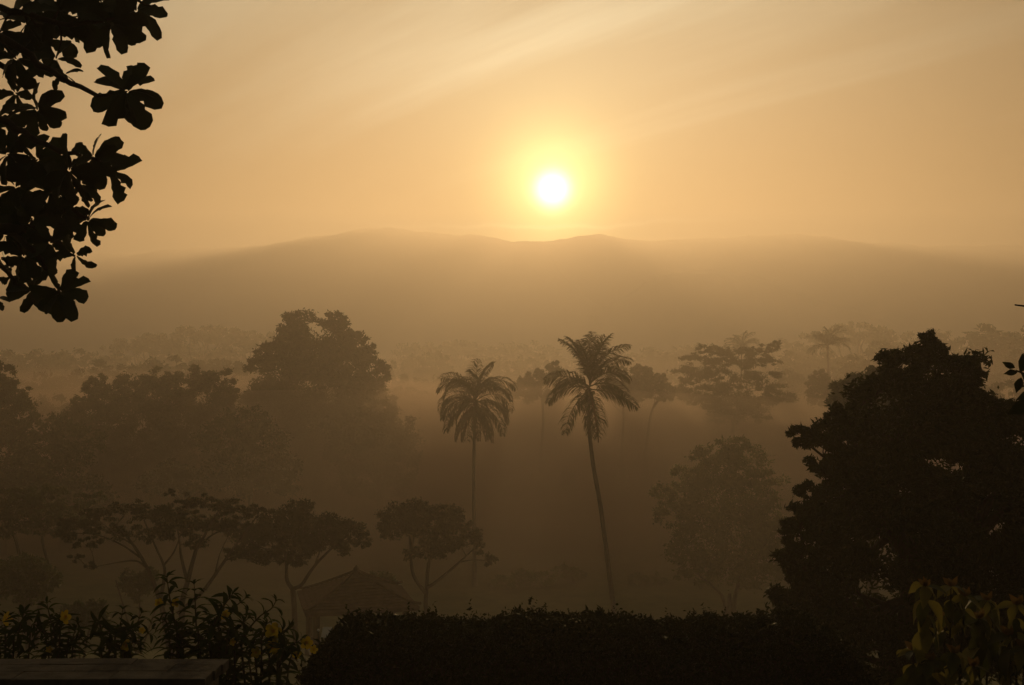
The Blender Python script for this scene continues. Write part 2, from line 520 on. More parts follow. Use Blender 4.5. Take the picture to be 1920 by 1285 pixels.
def crown_points(lobes, total, rng, clump=0.24, shell=0.5, flat=1.0, ncl=42):
    """leaf centres gathered in clumps through a set of ellipsoid lobes; lobes = (centre, radii)"""
    areas = np.array([r[0] * r[2] for c, r in lobes]); areas = areas / areas.sum()
    C = []; K = []; O = []
    for (c, r), w in zip(lobes, areas):
        n = int(total * w)
        nc = int(min(max(7, n / 45), ncl))
        dd = unit(rng.normal(size=(nc, 3)))
        rad = shell + (1.06 - shell) * rng.random(nc) ** 0.6
        cc = c + dd * rad[:, None] * r
        K.append(cc)
        per = rng.integers(0, nc, n)
        cr_ = clump * min(r[0], r[2] * 1.5) * rng.uniform(0.55, 1.25, nc)
        off = rng.normal(size=(n, 3)) * 0.52
        off[:, 2] *= 0.75 * flat
        C.append(cc[per] + off * cr_[per][:, None]); O.append(dd[per])
    return np.vstack(C), np.vstack(O), K

def make_tree(name, label, D, base_px, lobes_px, fork_py, leaf=(0.3, 0.13), n=9000, mat='leaf', bark='bark', trunk_r=0.3,
              clump=0.24, shell=0.5, seed=1, group=None, depth=0.85, stems=1, twigs=5, flat=1.0, cat='tree', droop=0.15, mid=None, limbs=None, ncl=42):
    rng = np.random.default_rng(seed)
    bx = at(base_px, HOR, D)[0]
    base = np.array([bx, D, float(ground_z(bx, D)) - 0.15])
    lobes = []
    for l in lobes_px:
        c = at(l[0], l[1], D)
        rx, rz = l[2] / F * D, l[3] / F * D
        ry = max(rx, rz) * depth
        dy = (l[4] if len(l) > 4 else rng.uniform(-0.45, 0.45)) * ry * 1.3
        c[1] += dy
        k = (D + dy) / D
        c[0] *= k; c[2] = EYE + (c[2] - EYE) * k
        lobes.append((c, np.array([rx, ry, rz])))
    t = thing(name, label, cat, base, group)
    C, O, K = crown_points(lobes, n, rng, clump, shell, flat, ncl)
    V, Q = leaf_quads(C, leaf[0], leaf[1], rng, droop, O)
    obj('crown', mesh_arrays('crown', V - base, Q, M[mat]), t)
    fork = at(mid if mid is not None else base_px, fork_py, D)
    w = MB()
    forks = []
    if limbs:
        lp = []
        for pl, r0, r1 in limbs:
            dz = rng.uniform(-0.9, 0.9)
            pp = [at(q[0], q[1], D + dz * k / len(pl)) for k, q in enumerate(pl)]
            if pl[0][1] > 1150: pp = [base] + pp
            pp = smooth_path(pp, 18)
            r0, r1 = r0 * D / 68.0, r1 * D / 68.0
            w.tube(pp, np.linspace(r0, r1, len(pp)), 8)
            lp += [(q, max(r1 * 0.8, 0.022)) for q in pp[len(pp) // 3:]]
        forks = []
    elif stems == 1:
        pts = smooth_path([base, base * 0.45 + fork * 0.55 + rng.normal(size=3) * 0.02 * (fork[2] - base[2]), fork], 12)
        w.tube(pts, np.linspace(trunk_r * 1.25, trunk_r * 0.8, len(pts)), 9)
        forks = [fork]
    else:
        for s in range(stems):
            o_ = np.array([(s - (stems - 1) / 2) * trunk_r * 1.1, rng.uniform(-1, 1) * trunk_r, 0])
            f_ = fork + np.array([(s - (stems - 1) / 2) * (fork[2] - base[2]) * 0.30, rng.uniform(-0.6, 0.6), rng.uniform(-0.5, 0.6)])
            pts = smooth_path([base + o_, (base + o_) * 0.5 + f_ * 0.5 - np.array([o_[0] * 0.5, 0, 0]), f_], 12)
            w.tube(pts, np.linspace(trunk_r * 0.9, trunk_r * 0.5, len(pts)), 8)
            forks.append(f_)
    nodes = [(f, trunk_r * (0.62 if stems == 1 else 0.42)) for f in forks] if not limbs else lp
    order = sorted(range(len(lobes)), key=lambda k: np.linalg.norm(lobes[k][0] - fork))
    for k in order:
        c, r = lobes[k]
        tgt = c - np.array([0, 0, r[2] * 0.2])
        best = min(nodes, key=lambda q: np.linalg.norm(q[0] - tgt) + (0.0 if q[0][2] < tgt[2] else 3 * (q[0][2] - tgt[2])))
        p = limb_path(best[0], tgt, rng, 0.10)
        r0 = best[1]
        w.tube(p, np.linspace(r0, r0 * 0.5, len(p)), 6)
        nodes.append((tgt, r0 * 0.55)); nodes.append((p[len(p) // 2], r0 * 0.75))
        kk = K[k]
        pick = rng.choice(len(kk), min(len(kk), twigs), replace=False)
        for q in pick:
            s0 = p[rng.integers(len(p) // 2, len(p))]
            tp = limb_path(s0, kk[q], rng, 0.06, 4)
            w.tube(tp, np.linspace(r0 * 0.32, r0 * 0.10, len(tp)), 5, cap=False)
    w.build('trunk', M[bark], t, base)
    return t

# big dark tree on the slope at the right
make_tree('broadleaf_tree', 'huge near-black leafy tree filling the right side of the picture', 17.5, 1730,
          [(1752, 640, 26, 24, 0), (1715, 672, 34, 26, 0.2), (1690, 690, 40, 34, -.2), (1770, 700, 62, 56, .2), (1815, 705, 28, 38, 0), (1822, 745, 22, 34, 0), (1655, 725, 34, 30, .1),
           (1880, 775, 38, 26, 0), (1925, 785, 30, 24, .1), (1830, 800, 95, 80, .3), (1600, 785, 44, 32, 0), (1560, 800, 40, 34, .2), (1505, 822, 30, 20, 0), (1545, 850, 38, 36, 0),
           (1690, 800, 120, 100, .2), (1610, 845, 56, 50, 0), (1640, 880, 60, 50, .1), (1580, 920, 58, 62, 0), (1515, 945, 34, 34, 0), (1500, 985, 30, 34, .1), (1660, 960, 130, 120, -.1), (1850, 960, 130, 130, .1),
           (1500, 1050, 44, 44, 0), (1478, 1105, 38, 36, 0), (1500, 1150, 60, 40, .1), (1620, 1130, 130, 110, 0), (1560, 1215, 90, 60, -.2), (1680, 1240, 110, 80, -.2), (1800, 1150, 150, 130, 0), (1960, 890, 90, 110, 0), (1970, 1090, 110, 150, .1)],
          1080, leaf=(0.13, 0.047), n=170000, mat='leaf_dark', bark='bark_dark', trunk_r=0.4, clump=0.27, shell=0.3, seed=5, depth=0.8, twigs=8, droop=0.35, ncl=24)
make_tree('broadleaf_tree', 'grey-green tree peeping out behind the left shoulder of the huge dark tree', 58, 1640,
          [(1592, 735, 32, 30, 0), (1640, 712, 34, 26, .2), (1580, 762, 26, 22, 0), (1640, 770, 60, 50, 0), (1670, 740, 40, 40, 0)],
          900, leaf=(0.30, 0.11), n=16000, mat='leaf', trunk_r=0.28, seed=6)

# pale tree in the mist, centre right
make_tree('broadleaf_tree', 'pale misty olive tree with forked low trunk left of the huge dark tree', 84, 1368,
          [(1372, 838, 34, 24, 0), (1325, 872, 36, 34, .2), (1395, 875, 46, 40, 0), (1290, 905, 34, 32, 0), (1248, 930, 28, 26, 0), (1340, 930, 70, 52, -.2), (1425, 925, 42, 48, 0),
           (1270, 965, 42, 38, 0), (1370, 985, 80, 60, .1), (1440, 985, 38, 46, 0), (1290, 1030, 44, 44, 0), (1385, 1050, 80, 46, 0), (1450, 1050, 34, 34, 0), (1310, 1075, 40, 22, 0)],
          1105, leaf=(0.34, 0.13), n=30000, mat='leaf_light', trunk_r=0.26, seed=8, stems=3, clump=0.26, shell=0.35)

# trees round the pavilion
make_tree('umbrella_tree', 'wide flat-topped tree with bare spreading limbs above the flowering shrubs', 45, 335,
          [(318, 925, 9, 7, 0), (360, 938, 34, 14, .1), (415, 950, 38, 15, 0), (465, 962, 32, 12, .2), (300, 962, 50, 17, .2), (240, 952, 36, 14, 0), (190, 962, 36, 15, -.2), (160, 985, 34, 13, .1),
           (135, 1005, 30, 12, 0), (130, 978, 26, 9, .2), (345, 980, 56, 18, -.2), (400, 985, 44, 18, .1), (300, 1000, 40, 16, 0), (230, 995, 44, 14, .2), (440, 990, 30, 13, 0), (370, 1018, 22, 12, 0), (165, 1018, 26, 10, 0),
           (440, 1035, 26, 10, .1), (175, 1062, 22, 7, 0), (145, 1045, 16, 7, 0)],
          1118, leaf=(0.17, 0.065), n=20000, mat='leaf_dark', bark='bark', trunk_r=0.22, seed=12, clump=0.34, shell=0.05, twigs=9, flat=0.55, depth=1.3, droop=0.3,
          limbs=[([(318, 1215), (308, 1160), (300, 1127), (277, 1067), (245, 1015), (217, 985)], 0.24, 0.06), ([(277, 1067), (255, 1052), (215, 1056), (165, 1066)], 0.07, 0.02), ([(262, 1045), (225, 1020), (180, 1003), (140, 1000)], 0.07, 0.02), ([(250, 1022), (215, 1000), (185, 975)], 0.06, 0.02),
                 ([(338, 1220), (341, 1160), (342, 1127), (352, 1090), (367, 1033), (383, 1005), (402, 970)], 0.26, 0.06), ([(352, 1095), (340, 1045), (337, 1020), (330, 970)], 0.12, 0.04), ([(300, 1127), (308, 1085), (307, 1060), (290, 1022), (270, 975)], 0.13, 0.04), ([(307, 1060), (322, 1042), (332, 1022), (345, 985)], 0.07, 0.03),
                 ([(334, 1150), (360, 1128), (383, 1106), (417, 1058), (440, 1025), (466, 990), (483, 966)], 0.15, 0.04), ([(425, 1050), (455, 1040), (480, 1034)], 0.05, 0.02), ([(372, 1025), (400, 1002), (432, 990)], 0.07, 0.03), ([(402, 1080), (412, 1040), (428, 1005)], 0.05, 0.02)])
make_tree('umbrella_tree', 'hazy wide tree at the left edge behind the flat-topped tree', 60, 60,
          [(30, 930, 40, 16, 0), (95, 925, 34, 14, .2), (165, 938, 30, 14, 0), (60, 955, 60, 20, 0), (-20, 950, 60, 26, 0), (120, 965, 44, 16, .1), (15, 985, 44, 20, 0), (85, 990, 40, 16, 0), (150, 980, 30, 12, 0)],
          1060, leaf=(0.26, 0.10), n=12000, mat='leaf', trunk_r=0.24, seed=13, stems=2, clump=0.30, shell=0.15, twigs=6, flat=0.7, depth=1.2)
make_tree('broadleaf_tree', 'full-crowned tree on a slim forked trunk beside the left eave of the pavilion', 49, 550,
          [(560, 962, 36, 20, 0), (515, 985, 44, 28, .1), (575, 990, 50, 30, 0), (620, 985, 36, 22, -.1), (655, 995, 34, 20, 0), (680, 1015, 18, 16, 0), (470, 1005, 32, 24, .2), (540, 1020, 50, 24, 0), (610, 1018, 50, 20, 0),
           (500, 1040, 34, 18, 0), (560, 1050, 24, 14, 0), (460, 1035, 26, 16, 0)],
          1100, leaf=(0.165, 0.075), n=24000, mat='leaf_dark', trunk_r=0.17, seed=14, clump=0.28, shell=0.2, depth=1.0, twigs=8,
          limbs=[([(554, 1210), (552, 1150), (549, 1106)], 0.20, 0.16), ([(549, 1106), (538, 1088), (537, 1060), (530, 1022), (505, 990)], 0.14, 0.05), ([(537, 1062), (552, 1030), (562, 995)], 0.08, 0.04), ([(551, 1104), (566, 1096), (587, 1065), (618, 1032), (645, 1010)], 0.13, 0.05), ([(590, 1062), (600, 1030), (598, 1000)], 0.07, 0.03), ([(532, 1030), (500, 1030), (470, 1015)], 0.07, 0.03)])
make_tree('broadleaf_tree', 'round-topped tree with drooping right limb behind the right eave of the pavilion', 57, 795,
          [(775, 952, 26, 16, 0), (745, 970, 32, 22, .1), (800, 968, 36, 22, 0), (845, 965, 28, 16, 0), (725, 995, 20, 16, 0), (780, 990, 44, 20, 0), (835, 990, 36, 20, .1), (870, 985, 16, 12, 0), (775, 1040, 18, 12, 0),
           (815, 1025, 36, 20, 0), (880, 1005, 22, 14, 0), (895, 1020, 14, 22, 0), (855, 1020, 22, 14, 0), (920, 1050, 16, 10, 0)],
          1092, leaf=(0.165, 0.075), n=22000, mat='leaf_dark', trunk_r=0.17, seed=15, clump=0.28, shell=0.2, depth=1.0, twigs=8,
          limbs=[([(797, 1190), (798, 1150), (799, 1116), (804, 1056), (820, 1036), (840, 1005)], 0.19, 0.06), ([(797, 1112), (775, 1078), (770, 1037), (768, 1005), (750, 975)], 0.12, 0.05), ([(770, 1045), (775, 1010), (785, 975)], 0.07, 0.03), ([(801, 1102), (819, 1090), (863, 1053), (893, 1025)], 0.11, 0.04), ([(862, 1054), (890, 1050), (918, 1052)], 0.05, 0.02), ([(806, 1050), (802, 1015), (806, 975)], 0.08, 0.03)])

# great round tree
make_tree('banyan_tree', 'great round dark tree with twin-peaked top left of the palms', 150, 600,
          [(560, 602, 28, 24, 0), (628, 602, 26, 22, 0), (545, 625, 30, 24, 0), (648, 622, 26, 22, 0), (528, 640, 28, 22, .2), (668, 645, 26, 22, .1), (506, 664, 26, 20, 0), (484, 688, 24, 15, 0), (692, 668, 24, 20, 0), (716, 690, 18, 18, 0),
           (592, 655, 60, 44, -.2), (545, 680, 60, 46, 0), (640, 680, 62, 46, 0), (700, 715, 30, 30, 0), (520, 730, 46, 40, .2), (600, 740, 80, 56, 0), (675, 745, 50, 46, 0), (520, 790, 60, 50, 0), (600, 800, 80, 50, 0), (675, 800, 56, 50, 0), (560, 850, 70, 40, 0), (650, 855, 70, 40, 0), (485, 760, 34, 40, 0), (715, 760, 30, 40, 0)],
          860, leaf=(0.55, 0.26), n=70000, mat='leaf', trunk_r=0.9, clump=0.30, shell=0.35, seed=20, depth=0.9)

# flat-layered tree right of the palms
make_tree('rain_tree', 'flat layered tree with open branches right of the tall palm', 160, 1375,
          [(1325, 655, 24, 9, 0), (1300, 672, 28, 10, 0), (1360, 662, 34, 12, .1), (1405, 660, 34, 10, 0), (1440, 652, 22, 8, -.1), (1455, 643, 12, 5, 0), (1345, 678, 34, 12, .2), (1400, 680, 40, 12, 0), (1445, 675, 24, 10, 0),
           (1290, 695, 26, 12, 0), (1330, 702, 40, 14, 0), (1400, 708, 44, 12, .1), (1455, 704, 26, 9, 0), (1285, 715, 22, 10, 0), (1360, 730, 56, 14, 0), (1440, 728, 34, 12, 0), (1290, 738, 34, 14, 0), (1330, 752, 50, 16, 0), (1410, 752, 56, 16, 0), (1460, 748, 30, 14, 0), (1375, 775, 70, 18, 0)],
          800, leaf=(0.38, 0.15), n=34000, mat='leaf', trunk_r=0.35, clump=0.42, shell=0.0, seed=22, flat=0.7, depth=1.1, twigs=6)

# woods at the left, in the mist
make_tree('broadleaf_tree', 'dark rounded tree cut by the left edge of the picture', 108, 0,
          [(5, 705, 26, 22, 0), (25, 735, 26, 26, 0), (-30, 725, 50, 44, 0), (0, 780, 60, 50, 0), (35, 800, 40, 50, 0), (-50, 800, 60, 60, 0), (10, 870, 70, 60, 0), (50, 900, 50, 50, 0)], 900, leaf=(0.42, 0.18), n=24000, seed=30, trunk_r=0.5)
make_tree('broadleaf_tree', 'leftmost hump of the misty wood left of the great round tree', 128, 185,
          [(180, 722, 26, 16, 0), (165, 748, 26, 20, 0), (205, 745, 36, 24, 0), (190, 790, 56, 40, 0), (150, 800, 40, 44, 0), (180, 850, 60, 44, 0), (215, 880, 50, 40, 0)], 880, leaf=(0.45, 0.2), n=22000, seed=31, trunk_r=0.4)
make_tree('broadleaf_tree', 'broad middle tree of the misty wood left of the great round tree', 132, 285,
          [(250, 722, 34, 20, 0), (300, 708, 36, 18, .1), (275, 745, 56, 34, 0), (320, 750, 44, 36, 0), (270, 800, 70, 44, 0), (260, 860, 70, 44, 0), (310, 870, 60, 44, 0)], 880, leaf=(0.45, 0.2), n=26000, seed=32, trunk_r=0.4)
make_tree('broadleaf_tree', 'knobbly tree in the misty wood next to the great round tree', 136, 385,
          [(362, 698, 24, 12, 0), (352, 715, 32, 20, 0), (408, 712, 30, 20, 0), (425, 738, 24, 26, .1), (385, 750, 56, 36, 0), (350, 790, 60, 40, 0), (415, 795, 50, 44, 0), (370, 850, 60, 44, 0), (430, 860, 50, 40, 0)], 880, leaf=(0.45, 0.2), n=26000, seed=33, trunk_r=0.4)
make_tree('broadleaf_tree', 'shadowy low tree deep in the mist below the left wood', 112, 120,
          [(105, 800, 36, 24, 0), (140, 830, 50, 36, 0), (80, 850, 50, 36, 0), (115, 890, 60, 40, 0), (70, 930, 50, 40, 0), (150, 930, 50, 40, 0)], 960, leaf=(0.42, 0.18), n=16000, seed=34, trunk_r=0.35)
make_tree('broadleaf_tree', 'dim dome-shaped tree in the mist below the great round tree', 138, 712,
          [(712, 770, 34, 20, 0), (690, 790, 36, 22, 0), (745, 795, 32, 20, 0), (640, 800, 40, 22, .2), (715, 830, 60, 40, 0), (660, 850, 50, 40, 0), (740, 870, 50, 40, 0), (700, 900, 60, 36, 0)], 900, leaf=(0.45, 0.2), n=22000, seed=35, trunk_r=0.4)
make_tree('broadleaf_tree', 'ghostly small tree in mid-mist below the left wood', 118, 330,
          [(330, 880, 30, 18, 0), (300, 905, 40, 24, 0), (360, 905, 36, 24, 0)], 985, leaf=(0.36, 0.16), n=6000, seed=36, trunk_r=0.25)
make_tree('broadleaf_tree', 'dark tree under the mist below the right end of the left wood', 120, 470,
          [(460, 790, 50, 28, 0), (430, 820, 56, 34, 0), (500, 830, 50, 34, 0), (460, 880, 70, 44, 0), (520, 890, 50, 40, 0)], 930, leaf=(0.42, 0.18), n=18000, seed=37, trunk_r=0.3)

# behind the palms
make_tree('broadleaf_tree', 'bushy tree just left of the tall palm crown', 160, 1015,
          [(1025, 700, 22, 16, 0), (1040, 690, 14, 12, 0), (1000, 712, 26, 14, 0), (975, 724, 20, 10, 0), (1015, 730, 50, 22, 0), (950, 738, 26, 12, 0)], 850, leaf=(0.55, 0.24), n=9000, seed=40, trunk_r=0.4)
make_tree('broadleaf_tree', 'small knob-topped tree just right of the tall palm crown', 160, 1165,
          [(1162, 696, 14, 11, 0), (1155, 712, 20, 14, 0), (1165, 735, 34, 22, 0)], 850, leaf=(0.55, 0.24), n=5000, seed=41, trunk_r=0.35)
make_tree('broadleaf_tree', 'twin-humped hazy tree between the tall palm and the layered tree', 158, 1210,
          [(1203, 698, 20, 13, 0), (1225, 708, 20, 13, 0), (1208, 725, 36, 20, 0), (1245, 735, 26, 14, 0)], 850, leaf=(0.55, 0.24), n=7000, seed=42, trunk_r=0.35)
make_tree('broadleaf_tree', 'pointed hazy tree between the layered tree and the huge dark tree', 165, 1540,
          [(1540, 702, 12, 10, 0), (1535, 718, 20, 14, 0), (1545, 740, 30, 20, 0)], 850, leaf=(0.55, 0.24), n=5000, seed=43, trunk_r=0.35)
make_tree('broadleaf_tree', 'ghostly columnar tree in the mist left of the tall palm trunk', 150, 1068,
          [(1066, 895, 14, 16, 0), (1068, 915, 16, 14, 0)], 925, leaf=(0.36, 0.16), n=3500, seed=44, trunk_r=0.15)
make_tree('broadleaf_tree', 'ghostly spreading tree in the mist between the two palm trunks', 152, 990,
          [(985, 905, 26, 12, 0), (1015, 920, 22, 12, 0), (950, 922, 22, 12, 0), (985, 922, 30, 12, 0)], 930, leaf=(0.36, 0.16), n=5000, seed=45, trunk_r=0.15)
make_tree('broadleaf_tree', 'ghostly flat tree in the mist left of the shorter palm trunk', 150, 705,
          [(705, 915, 24, 10, 0), (680, 930, 18, 9, 0), (728, 922, 18, 9, 0)], 930, leaf=(0.36, 0.16), n=3500, seed=46, trunk_r=0.14)

# bushes on the valley floor
def bush(label, px, py, rx, ry, D, seed, mat='leaf', n=5000):
    rng = np.random.default_rng(seed)
    lob = [(px + rng.uniform(-.5, .5) * rx, py + rng.uniform(-.2, .5) * ry, rx * rng.uniform(.35, .6), ry * rng.uniform(.4, .65), rng.uniform(-.5, .5)) for _ in range(7)]
    gy_ = HOR + (EYE - float(ground_z(at(px, 0, D)[0], D))) / D * F
    return make_tree('bush', label, D, px, lob, min(py + ry * 0.5, gy_ - 4), leaf=(0.22, 0.10), n=n, mat=mat, trunk_r=0.06, seed=seed, cat='bush', stems=3, twigs=3)

bush('dark rounded bush at the far left behind the flowering shrubs', 30, 1080, 80, 55, 50, 50, n=9000)
bush('low bush below the wide flat tree behind the flowering shrubs', 150, 1150, 62, 36, 43, 51, n=6000)
bush('shadowy bush under the right limbs of the wide flat tree', 260, 1085, 46, 40, 54, 52, n=5000)
bush('long low misty bush on the lawn right of the pavilion', 985, 1085, 80, 24, 96, 53, 'leaf_light', 7000)
bush('small misty bush on the lawn beside the tall palm trunk', 1075, 1068, 40, 22, 98, 54, 'leaf_light', 4500)
bush('misty bush at the right foot of the tall palm', 1205, 1085, 50, 20, 97, 55, 'leaf_light', 4500)
bush('misty bush behind the pavilion roof', 700, 1095, 50, 26, 62, 56, 'leaf', 5000)

# ------------------------------------------------------------------ palms
def frond_mesh(rng, length, elev, curl, width, mat, droopy=0.5, pairs=58):
    """frond in its own x-z plane, growing along +x; leaflets hang from both sides of the rachis"""
    m = MB()
    n = 18
    s = np.linspace(0, 1, n)
    angs = elev - curl * s ** 1.35
    step = length / (n - 1)
    P = np.zeros((n, 3))
    tw = rng.normal() * 0.10
    roll = rng.uniform(-1.0, 1.0)
    for k in range(1, n):
        P[k] = P[k - 1] + step * np.array([math.cos(angs[k]), tw * s[k], math.sin(angs[k])])
    m.tube(P, np.linspace(0.055, 0.008, n), 5)
    Vs = []; Qs = []
    c = 0
    for side in (-1, 1):
        for k in range(pairs):
            t = 0.10 + 0.89 * (k + rng.uniform(0, 0.6)) / pairs
            f = t * (n - 1); i = min(int(f), n - 2); f -= i
            b = P[i] * (1 - f) + P[i + 1] * f
            tg = unit(P[i + 1] - P[i])
            pn = unit(np.cross(tg, [0, 1.0, 0]))
            lat = side * (np.array([0, math.cos(roll), 0]) + pn * math.sin(roll))
            L = width * (math.sin(math.pi * min(1, 0.18 + t * 0.82)) ** 0.6 + 0.12) * rng.uniform(0.8, 1.1)
            d0 = unit(lat * rng.uniform(0.7, 1.0) + tg * rng.uniform(0.55, 0.85) + np.array([0, 0, rng.uniform(-0.1, 0.25)]))
            d1 = unit(d0 * (1 - droopy) + np.array([0, 0, -1.0]) * droopy + tg * 0.15)
            p1 = b + d0 * L * 0.5; p2 = p1 + d1 * L * 0.5
            wv = unit(np.cross(d0, [0, 0, 1]) + 0.3 * rng.normal(size=3)) * 0.042
            Vs += [b - wv * 0.6, b + wv * 0.6, p1 + wv, p1 - wv, p2]
            Qs += [[c, c + 1, c + 2, c + 3], [c + 3, c + 2, c + 4, c + 4]]
            c += 5
    V = np.array(Vs); 
    m.add(V, [q for q in Qs if q[2] != q[3]])
    tri = [q for q in Qs if q[2] == q[3]]
    # narrow tips as slim quads
    extra = []; eq = []
    for q in tri:
        a, b2, tip = V[q[0]], V[q[1]], V[q[2]]
        e = (b2 - a) * 0.12
        k = len(extra); extra += [a, b2, tip + e, tip - e]; eq.append([k, k + 1, k + 2, k + 3])
    m.add(np.array(extra), eq)
    Vv = np.vstack(m.V)
    return mesh_arrays('frond', Vv, np.vstack(m.Q), M[mat])

def make_palm(label, D, trunk_px, fronds, seed, r=0.16, nuts=True, group=None, base_py=None):
    """trunk_px runs from the crown down to the foot; fronds = (azimuth deg, elevation deg, curl deg, length m, dry)"""
    rng = np.random.default_rng(seed)
    bx = at(trunk_px[-1][0], HOR, D)[0]
    base = np.array([bx, D, float(ground_z(bx, D)) - 0.1])
    pts = [at(p[0], p[1], D) for p in trunk_px[:-1]] + [base]
    t = thing('coconut_palm', label, 'palm tree', base, group)
    path = smooth_path(pts[::-1], 40)
    w = MB()
    rr = np.linspace(r * 1.25, r * 0.85, len(path)) * (1 + 0.05 * np.sin(np.arange(len(path)) * 2.1))
    rr[:4] *= np.array([1.7, 1.4, 1.2, 1.08])
    w.tube(path, rr, 10)
    w.build('trunk', M['palm_bark'], t, base)
    heart = path[-1]
    for k, (az, el, curl, L, dry) in enumerate(fronds):
        me = frond_mesh(rng, L, math.radians(el), math.radians(curl), 1.15 if not dry else 0.8, 'frond_dry' if dry else 'frond', 0.5 if not dry else 0.8)
        o = obj('frond', me, t)
        o.location = tuple(heart - base + np.array([0, 0, 0.25 * math.sin(math.radians(max(el, -20))) + rng.uniform(-0.15, 0.15)]))
        o.rotation_euler = (0, 0, math.radians(az))
    if nuts:
        for k in range(7):
            nm = MB()
            u = np.linspace(0, math.pi, 7)
            prof = np.stack([np.zeros(7), np.zeros(7), -np.cos(u) * 0.15], -1)
            nm.tube(prof, np.sin(u) * 0.11 + 0.004, 8)
            a = k * 0.9
            nm.build('coconut', M['leaf_olive'], t).location = tuple(heart - base + np.array([0.28 * math.cos(a), 0.28 * math.sin(a), -0.35 - 0.12 * (k % 2)]))
    return t

make_palm('tall coconut palm with leaning trunk and upright crown, right of centre', 82,
          [(1106, 728), (1104, 790), (1112, 870), (1126, 950), (1139, 1050), (1149, 1130), (1152, 1170)],
          [(90, 82, 30, 4.1, 0), (200, 84, 48, 4.3, 0), (160, 78, 52, 4.3, 0), (20, 83, 44, 4.3, 0), (0, 74, 70, 4.4, 0), (-30, 68, 90, 4.3, 0), (250, 78, 55, 4.3, 0), (300, 80, 42, 4.3, 0), (110, 78, 50, 4.2, 0), (60, 76, 50, 4.2, 0), (270, 85, 25, 4.2, 0),
           (10, 48, 95, 3.6, 0), (185, 36, 62, 3.7, 0), (200, 30, 80, 3.2, 0), (178, 14, 75, 3.6, 0), (-5, -2, 42, 3.9, 0), (12, 22, 80, 3.2, 0), (215, -30, 50, 4.2, 0), (280, -62, 26, 3.8, 0), (300, -55, 30, 3.9, 0), (-60, -66, 22, 4.0, 1), (95, 10, 90, 3.8, 0)],
          61, r=0.155)
make_palm('shorter dense-crowned coconut palm left of the tall palm', 97,
          [(891, 757), (889, 830), (888, 900), (889, 1000), (890, 1100)],
          [(90, 84, 40, 4.2, 0), (40, 80, 60, 4.3, 0), (165, 76, 100, 4.6, 0), (195, 70, 130, 4.6, 0), (5, 70, 125, 4.7, 0), (-20, 62, 140, 4.5, 0), (150, 62, 140, 4.6, 0), (230, 72, 120, 4.5, 0), (310, 72, 120, 4.5, 0), (60, 66, 130, 4.5, 0), (270, 78, 90, 4.4, 0),
           (180, 46, 135, 4.2, 0), (0, 44, 135, 4.2, 0), (200, 24, 110, 4.0, 0), (-20, 22, 110, 4.1, 0), (160, 16, 105, 4.0, 0), (20, 10, 95, 4.1, 0), (240, 16, 110, 4.0, 0), (290, 16, 110, 4.0, 0), (180, -12, 72, 3.9, 0), (0, -18, 70, 4.0, 0), (250, -28, 62, 3.8, 0), (310, -28, 62, 3.8, 0), (205, -40, 48, 3.9, 1), (-25, -44, 46, 3.9, 1), (280, -62, 26, 3.2, 1), (330, -52, 36, 3.6, 1), (150, -50, 40, 3.6, 1), (90, -20, 60, 4.0, 0)],
          62, r=0.14)

# far palms: one model, copied
def far_fronds(seed):
    r = np.random.default_rng(seed)
    out = []
    for k in range(20):
        el = [78, 62, 48, 30, 10][k % 5]
        out.append((k * 137.5 + r.uniform(-15, 15), el + r.uniform(-8, 8), 60 + r.uniform(-10, 25), 4.4 + r.uniform(-.4, .4), 0))
    return out

FARPALM = [(1551, 648, 225, 1.2, 'large hazy palm standing clear in the distance right of the layered tree'),
           (1391, 652, 245, 1.1, 'hazy palm rising directly behind the layered tree'),
           (1478, 655, 400, 1.2, 'very faint palm between the two larger hazy palms'),
           (1273, 668, 430, 1.2, 'faint palm in the haze left of the layered tree'),
           (1300, 660, 470, 1.2, None), (1760, 640, 330, 1.2, 'faint palm just right of the peak of the huge dark tree'), (1880, 648, 360, 1.3, 'faint palm near the right edge of the far tree line'),
           (890, 675, 440, 1.25, 'faint palm above the top of the shorter palm'), (960, 672, 460, 1.2, None), (985, 668, 520, 1.2, None), (810, 672, 430, 1.3, 'faint stubby palm in the haze left of the shorter palm'),
           (835, 676, 520, 1.2, None), (1010, 680, 380, 1.1, None), (935, 690, 330, 1.0, 'slim hazy palm between the crowns of the two palms'), (380, 690, 300, 1.2, 'faint palm in the haze above the left wood'),
           (125, 690, 330, 1.2, 'faint palm in the haze above the far left trees')]
proto = None
for k, (px, py, D, s, lab) in enumerate(FARPALM):
    x = at(px, py, D)[0]; gz = float(ground_z(x, D)); h_need = at(px, py, D)[2] - gz
    label = lab or 'very faint far palm in the hazy tree line behind the two palms'
    if proto is None:
        rng = np.random.default_rng(99)
        t = thing('distant_palm', label, 'palm tree', (x, D, gz), 'far palms in the haze')
        w = MB(); pth = smooth_path([(0, 0, -0.3), (0.3, 0, 7), (0.1, 0, 14)], 16)
        w.tube(pth, np.linspace(0.24, 0.15, len(pth)), 7); tr = w.build('trunk', M['palm_bark'], t)
        parts = []
        for (az, el, curl, L, dry) in far_fronds(3):
            o = obj('frond', frond_mesh(rng, L, math.radians(el), math.radians(curl), 1.1, 'frond', 0.5, 34), t)
            o.location = (0.1, 0, 14); o.rotation_euler = (0, 0, math.radians(az)); parts.append(o)
        proto = (t, tr, parts); h_proto = 14.0
    else:
        t = proto[0].copy(); COL.objects.link(t)
        tag(t, label, 'palm tree', 'far palms in the haze')
        for p in [proto[1]] + proto[2]:
            c = p.copy(); COL.objects.link(c); c.parent = t
    t.location = (x, D, gz)
    t.rotation_euler = (0, 0, k * 1.9)
    zs = h_need / h_proto
    t.scale = (s, s, zs)
    for c in t.children:
        if c.name.startswith('frond'):
            c.scale = (1, 1, s / zs)

